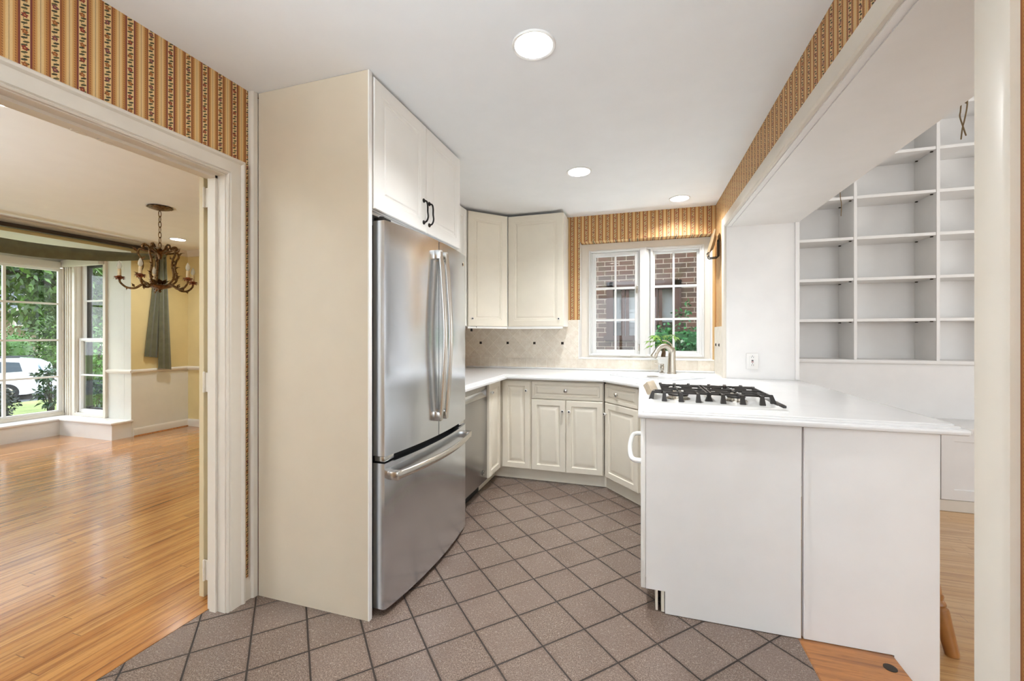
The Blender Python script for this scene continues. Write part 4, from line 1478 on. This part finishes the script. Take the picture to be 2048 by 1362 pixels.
for sx_ in (1, -1):
    mb = MB(); mb.tube([(STX + sx_ * .112, STY - .155, NF + .20), (STX + sx_ * .112, STY, NF + .20), (STX + sx_ * .112, STY + .155, NF + .20)], [.008, .012, .008], 10); mb.build('stretcher', 'wood_leg', st)
mb = MB(); mb.tube([(STX - .112, STY, NF + .20), (STX, STY, NF + .20), (STX + .112, STY, NF + .20)], [.008, .012, .008], 10); mb.build('stretcher', 'wood_leg', st)

# dried twigs hanging over the far edge of the soffit
def at(u, v, x):
    """room point on the plane x seen at a pixel of the photograph"""
    a = (u - 1024) / 834.3; b_ = -(v - 671) / 834.3; c_, s_ = math.cos(R(17.16)), math.sin(R(17.16))
    dd = (a * c_ - s_, a * s_ + c_, b_); t = x / dd[0]
    return Vector((x, dd[1] * t, 1.25 + dd[2] * t))
tw = tag(MB().tube(bez([at(1923, 199, 1.134), at(1921, 222, 1.139), at(1920, 234, 1.142), at(1927, 256, 1.142), at(1932, 271, 1.142)], 5), .0022, 6)
         .tube(bez([at(1935, 192, 1.134), at(1934, 214, 1.139), at(1929, 240, 1.137), at(1925, 256, 1.137), at(1922, 279, 1.142)], 5), .0022, 6)
         .tube([at(1928, 200, 1.136), at(1931, 205, 1.138), at(1934, 206, 1.138)], .003, 6).build('dried_twig', 'twig'),
         'two crossed dried twigs hanging from the soffit edge near the right side', 'twig')
tag(MB().tube(bez([at(1680, 383, 1.134), at(1681, 398, 1.139), at(1683, 408, 1.14), at(1682, 432, 1.142)], 5), .0022, 6).build('dried_twig', 'twig'),
    'single dried twig hanging from the soffit edge in front of the bookcase', 'twig')

# ================================================================== DINING ROOM
# brown pole and green scarf over the bay
rod = thing('curtain_pole', 'dark brown wooden curtain pole above the bay opening', 'curtain pole', (-5.94, 2.3, 2.33))
mb = MB(); mb.box(-5.975, -5.92, 0.6, 3.88, 2.315, 2.36, bev=.008); mb.build('pole', 'rod_brown', rod)
for yy in (.8, 2.2, 3.80):
    mb = MB(); mb.box(-6.0, -5.965, yy - .015, yy + .015, 2.32, 2.355); mb.build('bracket', 'rod_brown', rod)
sc = thing('scarf_curtain', 'olive green scarf curtain swagged over the bay with a tail hanging on the wall', 'curtain', (-5.93, 2.6, .8))
mb = MB()
rings = []
K = 34
for i in range(K + 1):
    t = i / K
    y_ = 3.865 - t * 2.75
    sag = .165 * math.sin(math.pi * min(1, t * 1.02)) ** .8 if t > 0 else 0
    wid = .035 + .085 * math.sin(math.pi * t) ** .7 + .03 * t
    zc = 2.305 - sag * .85
    ring = []
    for k in range(14):
        a = 2 * math.pi * k / 14
        rr_ = 1 + .16 * math.sin(a * 4 + t * 3)
        ring.append((-5.93 + .028 * math.cos(a) * rr_ + .012, y_, zc + wid * .5 * math.sin(a) * rr_ - wid * .3))
    rings.append(ring)
mb.loft(rings); mb.build('swag', 'curtain_green', sc, angle=60)
def tail(name, ytop, ybot0, ybot1, zt, zb0, zb1, xo, n=4):
    """pleated hanging cloth: zigzag section swept downward, closed with thickness"""
    mb = MB(); rings = []
    for i in range(9):
        t = i / 8
        fr_, bk_ = [], []
        for k in range(n + 1):
            q = k / n
            yy = ytop + (q - .5) * .07 * (1 - t) + (ybot0 + (ybot1 - ybot0) * q - ytop) * t
            zz = zt + (zb0 + (zb1 - zb0) * q - zt) * t
            xx = xo + (.018 if k % 2 else -.006) * (1 - .35 * t)
            fr_.append((xx + .004, yy, zz)); bk_.append((xx - .004, yy, zz))
        rings.append(fr_ + bk_[::-1])
    mb.loft(rings); return mb.build(name, 'curtain_green', sc, angle=40)
tail('tail', 3.83, 3.655, 3.80, 2.30, .985, .965, -5.972)
tail('tail', 3.85, 3.79, 3.945, 2.30, .83, .800, -5.935)

# chandelier
CX, CY, CZ = -4.14, 2.655, 2.41
ch = thing('chandelier', 'antique brass chandelier with scrolled arms and candle bulbs in the dining room', 'chandelier', (CX, CY, CZ))
mb = MB(); mb.lathe([(.088, -.004), (.092, -.010), (.075, -.020), (.04, -.030), (.012, -.036), (0, -.037)], (CX, CY, CZ), 28)
mb.lathe([(0, -.03), (.088, -.003), (0, -.002)], (CX, CY, CZ), 28)
for k in range(14):
    a = 2 * math.pi * k / 14
    mb.leaf((CX + .074 * math.cos(a), CY + .074 * math.sin(a), CZ - .015), (math.cos(a), math.sin(a), .1), (0, 0, -1), .03, .03, .1)
mb.build('canopy', 'brass_old', ch)
z = CZ - .04
chn = None
i = 0
while z > CZ - .405:
    pts = []
    for k in range(14):
        a = 2 * math.pi * k / 14
        w_, h_ = .0105 * math.cos(a), .029 * math.sin(a)
        pts.append((CX + (w_ if i % 2 else 0), CY + (0 if i % 2 else w_), z - .027 + h_))
    mb = MB(); mb.tube(pts, .0034, 6, closed=True); mb.build('chain_link', 'brass_old', ch)
    z -= .047; i += 1
BZ = 1.690
mb = MB()
mb.lathe([(0, -.055), (.010, -.050), (.013, -.040), (.007, -.032), (.025, -.022), (.075, -.008), (.092, .004), (.088, .010), (.05, .012), (.02, .03), (.014, .06), (0, .06)], (CX, CY, BZ), 24)
for k in range(10):
    a = 2 * math.pi * k / 10
    mb.leaf((CX + .03 * math.cos(a), CY + .03 * math.sin(a), BZ + .012), (math.cos(a) * .7, math.sin(a) * .7, .8), (math.cos(a), math.sin(a), -.8), .075, .04, -.2)
mb.build('bowl', 'brass_old', ch)
mb = MB()
mb.lathe([(0, 0), (.012, .0), (.018, .03), (.024, .06), (.016, .09), (.008, .10), (0, .10)], (CX, CY, BZ + .245), 16)
for k in range(12):
    a = 2 * math.pi * k / 12
    big = k % 2 == 0
    mb.leaf((CX + .012 * math.cos(a), CY + .012 * math.sin(a), BZ + (.27 if big else .29)), (math.cos(a) * .75, math.sin(a) * .75, .85), (math.cos(a), math.sin(a), -.8), .105 if big else .07, .045, -.25)
    if big:
        mb.tube(bez([(CX + .07 * math.cos(a), CY + .07 * math.sin(a), BZ + .345), (CX + .105 * math.cos(a), CY + .105 * math.sin(a), BZ + .365), (CX + .118 * math.cos(a), CY + .118 * math.sin(a), BZ + .345), (CX + .10 * math.cos(a), CY + .10 * math.sin(a), BZ + .338)], 4), [.008, .010, .012, .013, .014, .014, .014, .013, .012, .011, .010, .008, .006], 6)
mb.build('crown', 'brass_old', ch)
NA = 5
for k in range(NA):
    a = 2 * math.pi * k / NA + R(-60)
    ca, sa = math.cos(a), math.sin(a)
    def P(r_, z_): return (CX + ca * r_, CY + sa * r_, BZ + z_)
    mb = MB()
    p = bez([P(.07, .012), P(.12, .012), P(.17, -.022), (CX + ca * .225, CY + sa * .225, BZ - .018), P(.265, .02), P(.272, .05)], 6)
    mb.tube(p, [.011 - .00012 * i for i in range(len(p))], 8)
    p = bez([P(.07, .008), P(.125, .055), P(.135, .11), P(.118, .18), P(.128, .24), P(.150, .29), P(.138, .325), P(.10, .315), P(.04, .30)], 5)
    mb.tube(p, [.009] * len(p), 8)
    for (r_, z_, dr_, dz_, l_) in ((.135, .09, .8, .7, .06), (.12, .18, .9, .5, .05), (.128, .235, -.7, .7, .05), (.15, .30, .8, .8, .07), (.17, -.015, .5, .9, .05), (.215, -.015, .4, -.8, .035), (.125, .05, .5, .9, .07)):
        mb.leaf(P(r_, z_), (ca * dr_, sa * dr_, dz_), (-ca * dz_, -sa * dz_, dr_), l_, .022, .3)
        mb.leaf(P(r_, z_), (ca * dr_ - sa * .4, sa * dr_ + ca * .4, dz_), (-sa, ca, 0), l_ * .8, .02, .3)
    arm = mb.build('arm', 'brass_old', ch)
    mb = MB()
    mb.lathe([(.010, .045), (.018, .055), (.034, .066), (.036, .072), (.02, .074), (.0135, .080), (0, .080)], P(.272, 0), 16)
    for j in range(10):
        b_ = 2 * math.pi * j / 10
        mb.leaf(Vector(P(.272, .060)) + Vector((math.cos(b_) * .018, math.sin(b_) * .018, 0)), (math.cos(b_), math.sin(b_), .35 * (-1) ** j), (0, 0, 1), .030, .024, .25)
    mb.build('candle_cup', 'brass_red', arm)
    mb = MB(); mb.lathe([(.0125, .078), (.0125, .135), (.010, .139), (0, .139)], P(.272, 0), 14); mb.build('candle_sleeve', 'candle_ivory', arm)
    mb = MB(); mb.lathe([(.008, .138), (.0165, .155), (.0175, .168), (.012, .190), (.004, .208), (0, .211)], P(.272, 0), 14); mb.build('candle_bulb', 'bulb_glass', arm)

# ================================================================== OUTSIDE
def ground_z(x): return -.35 + (x + 8) * .053
mb = MB()
xs = [-7.34, -14, -19.8]
pr_ = None
for x_ in xs:
    q = [mb.bm.verts.new((x_, yy, ground_z(x_))) for yy in (-30, 40)]
    if pr_: mb.face([pr_[0], q[0], q[1], pr_[1]])
    pr_ = q
q = [mb.bm.verts.new((x_, yy, -3)) for x_ in (-19.8, -7.34) for yy in (-30, 40)]
struct('ground_lawn', mb, 'lawn_ground')
mb = MB(); mb.box(-27.5, -19.8, -30, 50, -1.25, -1.09); struct('ground_street', mb, 'asphalt')
mb = MB(); mb.box(-60, -27.5, -40, 60, -1.25, -1.0); struct('ground_far_lawn', mb, 'lawn_ground')

def leaves(name, mat, parent, clumps, n, l, w, seed, flat=.3, shell=.55):
    """foliage: leaves scattered through ellipsoid clumps (cx,cy,cz,rx,ry,rz)"""
    rnd = np.random.RandomState(seed)
    vol = np.array([c[3] * c[4] * c[5] for c in clumps]) ** .67
    cnt = (vol / vol.sum() * n).astype(int) + 1
    vs, fs = [], []
    for c, m in zip(clumps, cnt):
        d = rnd.normal(size=(m, 3)); d /= np.linalg.norm(d, axis=1)[:, None]
        r = shell + (1 - shell) * rnd.rand(m)
        p = np.array(c[:3]) + d * r[:, None] * np.array(c[3:])
        dirv = rnd.normal(size=(m, 3)) * .8 + d; dirv[:, 2] -= flat
        dirv /= np.linalg.norm(dirv, axis=1)[:, None]
        nn = rnd.normal(size=(m, 3)) * .6 + np.array([0, 0, 1.0]) + d * .5
        s = np.cross(dirv, nn); s /= np.linalg.norm(s, axis=1)[:, None]
        nn = np.cross(s, dirv)
        L = (l * (.7 + .6 * rnd.rand(m)))[:, None]; Wd = (w * (.7 + .6 * rnd.rand(m)))[:, None]
        a = p; b1 = p + dirv * L * .45 + s * Wd * .5 + nn * L * .06; b2 = p + dirv * L * .45 - s * Wd * .5 + nn * L * .06; t = p + dirv * L - nn * L * .12
        base = len(vs) and sum(len(v) for v in vs)
        arr = np.stack([a, b1, t, b2], 1).reshape(-1, 3)
        vs.append(arr)
        idx = np.arange(m)[:, None] * 4 + base
        fs.append(np.concatenate([idx, idx + 1, idx + 2, idx + 3], 1))
    vs = np.concatenate(vs); fs = np.concatenate(fs)
    off = world_origin(parent) if parent else Vector((0, 0, 0))
    vs = vs - np.array(off)
    me = bpy.data.meshes.new(name)
    me.vertices.add(len(vs)); me.vertices.foreach_set('co', vs.ravel())
    me.loops.add(fs.size); me.loops.foreach_set('vertex_index', fs.ravel().astype(np.int32))
    me.polygons.add(len(fs)); me.polygons.foreach_set('loop_start', (np.arange(len(fs)) * 4).astype(np.int32))
    me.update(calc_edges=True)
    me.materials.append(MAT[mat])
    o = bpy.data.objects.new(name, me); COL.objects.link(o)
    if parent: o.parent = parent
    return o

def plant(name, label, cat, base, trunk, clumps, n, l, w, seed, mat, tmat='bark_dark', group=None, core=None):
    t = thing(name, label, cat, base, group)
    mb = MB()
    for pts, r in trunk: mb.tube(pts, r, 7)
    mb.build('trunk', tmat, t)
    leaves('foliage', mat, t, clumps, n, l, w, seed)
    if core:
        mb = MB()
        for c in clumps:
            mk = mb.mark(); bmesh.ops.create_icosphere(mb.bm, subdivisions=2, radius=1.0)
            mb.xf(mk, Matrix.Translation(Vector(c[:3])) @ Matrix.Diagonal((c[3] * core, c[4] * core, c[5] * core, 1)))
        mb.build('inner_mass', mat, t, angle=0)
    return t

# tree with low branches over the lawn
g = ground_z(-13.5)
cl = [(-14.5, 7.6, 3.1, 1.5, 1.6, 1.0), (-14.0, 6.3, 2.9, 1.3, 1.3, 1.0), (-13.6, 7.4, 1.95, .9, 1.0, .45), (-14.0, 5.9, 2.1, .9, .9, .5), (-15.0, 8.9, 2.7, 1.2, 1.2, 1.1), (-14.6, 5.0, 2.9, 1.1, 1.1, 1.0), (-14.9, 7.0, 4.2, 2.2, 2.4, 1.2), (-14.6, 8.3, 1.9, .7, .7, .5)]
plant('front_tree', 'broad leafy tree whose low branches hang across the top of the bay window', 'tree', (-15.6, 4.0, g),
      [([(-15.6, 4.0, g - .1), (-15.5, 4.1, g + 1.5), (-15.2, 5.0, 3.0), (-14.9, 6.5, 3.9)], [.2, .17, .12, .06]), ([(-15.3, 4.8, 2.7), (-14.6, 6.2, 2.8), (-14.2, 7.2, 2.3)], [.07, .05, .02]), ([(-15.1, 5.4, 3.2), (-14.8, 7.6, 3.0), (-14.9, 8.8, 2.6)], [.06, .04, .02])],
      cl, 6800, .22, .085, 3, 'leaf_tree', 'bark_dark')
# trees behind the street
for k, (x_, y_, r_, h_, lab) in enumerate(((-33.5, 16.5, 2.1, 4.0, 'tall green tree across the street, right of the tan house window'), (-56, 24.0, 5.0, 8.0, 'large dark tree rising behind the tan house'), (-52, 36.5, 5.0, 7.5, 'large dark tree far right, seen through the bay side window'))):
    plant('street_tree', lab, 'tree', (x_, y_, -1.0), [([(x_, y_, -1.1), (x_, y_, h_ * .6)], [.3, .18])],
          [(x_, y_, h_ * .75, r_ * .8, r_, r_ * .9), (x_ + .6, y_ - r_ * .5, h_ * .5, r_ * .55, r_ * .55, r_ * .6), (x_ + .6, y_ + r_ * .5, h_ * .45, r_ * .55, r_ * .55, r_ * .6), (x_, y_, h_ * 1.25, r_ * .7, r_ * .8, r_ * .6)], 3200, .45 if k == 0 else .9, .24 if k == 0 else .5, 20 + k, 'leaf_tree' if k == 0 else 'leaf_backdrop', core=.7)
# clipped hedge and round bush over the road
plant('clipped_hedge', 'long clipped bright green hedge behind the parked car', 'hedge', (-29, 8.5, -1.0), [([(-29, 8.5, -1.05), (-29, 8.5, .4)], [.1, .06])],
      [(-29, 5.55 + i * .95, .15, .9, .9, 1.6) for i in range(8)], 9500, .15, .08, 31, 'leaf_hedge', core=.72)
plant('street_bush', 'loose mid green bush at the right end of the clipped hedge', 'bush', (-26.4, 12.3, -1.0), [([(-26.4, 12.3, -1.05), (-26.4, 12.3, .4)], [.08, .05])],
      [(-26.4, 12.35, .3, .7, .65, 1.3), (-26.4, 12.45, 1.5, .65, .55, .8), (-26.4, 13.5, .2, .8, .8, 1.1)], 4200, .16, .08, 32, 'leaf_tree', core=.66)
# near planting
gz = ground_z(-10)
plant('round_shrub', 'dark clipped round shrub at the left edge of the bay window', 'shrub', (-11.2, 4.22, ground_z(-11.2)), [([(-11.2, 4.22, ground_z(-11.2) - .05), (-11.2, 4.22, .2)], [.05, .03])],
      [(-11.2, 4.22, .02, .55, .52, .40), (-11.2, 4.18, -.30, .5, .48, .3)], 4200, .06, .035, 33, 'leaf_shrub', core=.78)
def twiggy(name, label, x_, y_, h_, r_, seed, n, L):
    z0 = ground_z(x_)
    rnd = random.Random(seed)
    tr, cl = [], []
    for k in range(9):
        a = rnd.uniform(0, 6.28); q = rnd.uniform(.35, 1)
        top = (x_ + math.cos(a) * r_ * q, y_ + math.sin(a) * r_ * q, z0 + h_ * rnd.uniform(.55, 1.0))
        tr.append(([(x_, y_, z0 - .04), ((x_ + top[0]) / 2 + .02, (y_ + top[1]) / 2, z0 + h_ * .35), top], [.014, .010, .005]))
        cl.append((top[0], top[1], top[2], .12, .12, .09))
        if k % 2: cl.append(((x_ + top[0]) / 2 + .05, (y_ + top[1]) / 2, z0 + h_ * .42, .10, .10, .07))
    return plant(name, label, 'shrub', (x_, y_, z0), tr, cl, n, L, L * .36, seed, 'leaf_rhodo')
twiggy('leggy_shrub', 'leggy dark green shrub just outside the right part of the bay window', -10.7, 5.0, 1.15, .20, 41, 330, .12)
twiggy('leggy_shrub', 'leggy dark green shrub seen low through the bay side window', -8.4, 4.42, 1.0, .26, 42, 300, .11)
plant('side_bush', 'pale hazy bush seen through the bay side window', 'bush', (-12.6, 6.75, ground_z(-12.6)), [([(-12.6, 6.75, ground_z(-12.6) - .05), (-12.6, 6.75, 1.0)], [.06, .03])],
      [(-12.6, 6.75, .75, .8, .7, .8), (-12.6, 6.75, .1, .7, .7, .6)], 2400, .12, .06, 43, 'leaf_hedge')

# parked car: tail to the right, turned a little toward the house
CX_, CY_, CZ0 = -23.2, 8.40, -1.12
car = thing('parked_car', 'white estate car parked in the street beyond the lawn, its tail to the right', 'car', (CX_, CY_, CZ0))
def loftcar(prof, xs):
    mb = MB(); rings = []
    for xo, sv, sh, h0 in xs:
        rings.append([(CX_ + xo, CY_ + v * sv, CZ0 + h0 + (h - h0) * sh) for v, h in prof])
    mb.loft(rings); return mb
body = [(-2.36, .45), (-2.32, .70), (-1.95, .88), (-1.1, .96), (1.6, .99), (2.18, .97), (2.33, .82), (2.36, .50), (2.28, .30), (1.9, .23), (-1.9, .23), (-2.28, .28)]
loftcar(body, ((-.92, .96, .95, .22), (-.86, 1, 1, .22), (.86, 1, 1, .22), (.92, .96, .95, .22))).build('body', 'car_white', car, angle=50)
cab = [(-1.15, .94), (-.40, 1.42), (.15, 1.535), (1.3, 1.545), (1.85, 1.47), (2.02, 1.36), (2.22, .96)]
loftcar(cab, ((-.86, 1, 0.02, .94), (-.68, .98, .97, .94), (-.55, .98, 1, .94), (.55, .98, 1, .94), (.68, .98, .97, .94), (.86, 1, 0.02, .94))).build('cabin', 'car_white', car, angle=50)
def pane_(name, pts, mat, out):
    mb = MB(); o_ = Vector(out)
    A = [mb.bm.verts.new((CX_ + p[0], CY_ + p[1], CZ0 + p[2])) for p in pts]; B = [mb.bm.verts.new(v.co + o_) for v in A]
    mb.face(A); mb.face(B[::-1])
    for i in range(len(A)): mb.face([A[i], B[i], B[(i + 1) % len(A)], A[(i + 1) % len(A)]])
    return mb.build(name, mat, car)
def sx_(h): return .865 - (h - .95) * .31
for sg in (1, -1):
    for q in ([(-.85, 1.0), (-.10, 1.0), (-.10, 1.44), (-.35, 1.38)], [(-.03, 1.0), (.93, 1.0), (.93, 1.45), (-.03, 1.46)], [(1.00, 1.02), (1.72, 1.06), (1.62, 1.38), (1.00, 1.44)]):
        pane_('side_window', [(sg * sx_(h), v, h) for v, h in q], 'car_glass', (sg * .014, 0, .004))
pane_('rear_window', [(-.60, 2.05, 1.33), (.60, 2.05, 1.33), (.68, 2.20, 1.00), (-.68, 2.20, 1.00)], 'car_glass_light', (0, .015, .008))
pane_('windscreen', [(-.60, -.48, 1.385), (.60, -.48, 1.385), (.72, -1.12, .98), (-.72, -1.12, .98)], 'car_glass', (0, -.012, .02))
for sg in (1, -1):
    mb = MB(); mb.box(CX_ + sg * .905, CX_ + sg * .925, CY_ - 1.0, CY_ + 1.0, CZ0 + .30, CZ0 + .36, bev=.008); mb.build('side_moulding', 'storm_frame', car)
    mb = MB(); mb.box(CX_ + sg * .60, CX_ + sg * .64, CY_ - .2, CY_ + 1.6, CZ0 + 1.55, CZ0 + 1.59, bev=.01); mb.build('roof_rail', 'storm_frame', car)
    mb = MB(); mb.box(CX_ + sg * .62, CX_ + sg * .86, CY_ + 2.28, CY_ + 2.345, CZ0 + .70, CZ0 + .90, bev=.02); mb.build('tail_lamp', 'red_dot', car)
mb = MB(); mb.box(CX_ - .86, CX_ + .86, CY_ + 2.30, CY_ + 2.42, CZ0 + .36, CZ0 + .54, bev=.04); mb.build('bumper', 'car_white', car)
for v in (-1.42, 1.36):
    for xo in (.82, -.82):
        mb = MB(); mb.lathe([(.19, -.11), (.30, -.11), (.325, -.08), (.325, .08), (.30, .11), (.19, .11)], (CX_ + xo, CY_ + v, CZ0 + .325), 26, ROTY); wh = mb.build('wheel', 'tyre', car)
        mb = MB(); mb.lathe([(.20, -.10), (.20, .10), (.16, .115), (.05, .10), (0, .105)], (CX_ + xo, CY_ + v, CZ0 + .325), 20, ROTY); mb.build('rim', 'nickel', wh)
car.rotation_euler = (0, 0, R(-38))

# house over the road
hs = thing('street_house', 'tan house with a grey roof and white windows across the street', 'house', (-42, 16, -1.0))
mb = MB(); mb.box(-48, -42, 8, 19.4, -1.0, 3.0); mb.build('wall', 'house_tan', hs)
mb = MB(); mb.box(-42.0, -41.8, 8, 18.2, 2.92, 3.06); mb.build('eave_board', 'trim_white', hs)
mb = MB(); mb.prism([(-48.4, 3.0), (-41.5, 3.0), (-45, 4.4)], 'y', 7.6, 19.8); mb.prism([(18.25, 1.9), (19.5, 1.9), (19.3, 3.3), (18.6, 3.3)], 'x', -42.9, -41.5); rf = mb.build('roof', 'roof_grey', hs)
for yy in (14.6, 16.3, 17.75, 18.85):
    for z0 in (1.98,):
        mb = MB(); mb.box(-42.0, -41.43, yy - .30, yy + .30, z0 - .06, z0 + .62); fr_ = mb.build('window', 'trim_white', hs)
        mb = MB(); mb.box(-41.44, -41.40, yy - .22, yy - .02, z0 + .02, z0 + .54); mb.box(-41.44, -41.40, yy + .02, yy + .22, z0 + .02, z0 + .54); mb.build('glazing', 'car_glass', fr_)

# neighbour's brick house beyond the kitchen window
nh = thing('neighbour_house', 'dark red brick house wall with a brown window outside the kitchen window', 'house', (0, 7.0, -1))
NX0, NX1, NZ0, NZ1 = -.50, .56, 1.20, 2.06
mb = MB()
mb.box(-6, NX0, 6.5, 7.2, -1, 6); mb.box(NX1, 6, 6.5, 7.2, -1, 6); mb.box(NX0, NX1, 6.5, 7.2, -1, NZ0); mb.box(NX0, NX1, 6.5, 7.2, NZ1, 6)
mb.build('wall', 'brick', nh)
mb = MB()
mb.box(NX0, NX0 + .10, 6.48, 6.62, NZ0, NZ1); mb.box(NX1 - .11, NX1, 6.48, 6.62, NZ0, NZ1); mb.box(NX0, NX1, 6.48, 6.62, NZ1 - .12, NZ1); mb.box(NX0 - .04, NX1 + .04, 6.44, 6.62, NZ0 - .02, NZ0 + .05)
for xx in (-.225, .245):
    mb.box(xx - .055, xx - .006, 6.51, 6.60, NZ0 + .05, NZ1 - .12); mb.box(xx + .006, xx + .055, 6.51, 6.60, NZ0 + .05, NZ1 - .12)
fr_ = mb.build('window', 'frame_brown', nh)
mb = MB(); mb.box(NX0 + .08, NX1 - .08, 6.575, 6.58, NZ0 + .03, NZ1 - .1); mb.build('glazing', 'pane', fr_)
mb = MB(); mb.box(NX0 + .05, NX1 - .05, 6.64, 6.66, NZ0 + .25, NZ1); mb.build('net_curtain', 'curtain_pale', fr_)
mb = MB(); mb.box(NX0, NX1, 6.9, 6.92, NZ0, NZ1); mb.build('room_shade', 'glass_pale', fr_)
struct('ground_side_yard', MB().box(-7.3, 6, 4.4, 6.5, -.7, -.5), 'lawn_ground')
iv = thing('ivy_hedge', 'glossy green leafy hedge outside the right half of the kitchen window', 'hedge', (.9, 5.9, -.5))
mb = MB()
for k in range(7): mb.tube([(.3 + k * .2, 5.9, -.52), (.28 + k * .21, 5.86, .5), (.25 + k * .22, 5.82, 1.2)], [.02, .015, .006], 6)
mb.build('trunk', 'bark_dark', iv)
cl = [(.20 + i * .22, 5.85 + (i % 2) * .08, 1.24 - (i % 3) * .03, .20, .18, .19) for i in range(8)] + [(.16 + i * .22, 5.82, .98, .20, .20, .22) for i in range(8)] + [(.2 + i * .3, 5.82, .55, .25, .22, .35) for i in range(6)]
leaves('foliage', 'leaf_ivy', iv, cl, 4600, .062, .040, 51, .45)
mb = MB(); mb.box(.12, 1.9, 5.80, 6.0, -.5, 1.30, bev=.08); mb.build('inner_mass', 'leaf_ivy', iv)
leaves('sprig', 'leaf_ivy', iv, [(.50, 5.85, 1.50, .10, .05, .10), (.58, 5.85, 1.62, .05, .04, .07)], 40, .06, .03, 52)

# repeats share a group
GROUPS = {'recessed_light': 'recessed ceiling lights', 'base_cabinet': 'base cabinets under the worktop', 'upper_cabinet': 'upper cabinets beside the window',
          'street_tree': 'trees across the street', 'leggy_shrub': 'leggy shrubs outside the bay', 'dried_twig': 'dried twigs on the soffit edge'}
for o_ in COL.objects:
    g_ = GROUPS.get(o_.name.split('.')[0])
    if g_ and o_.parent is None:
        o_['group'] = g_
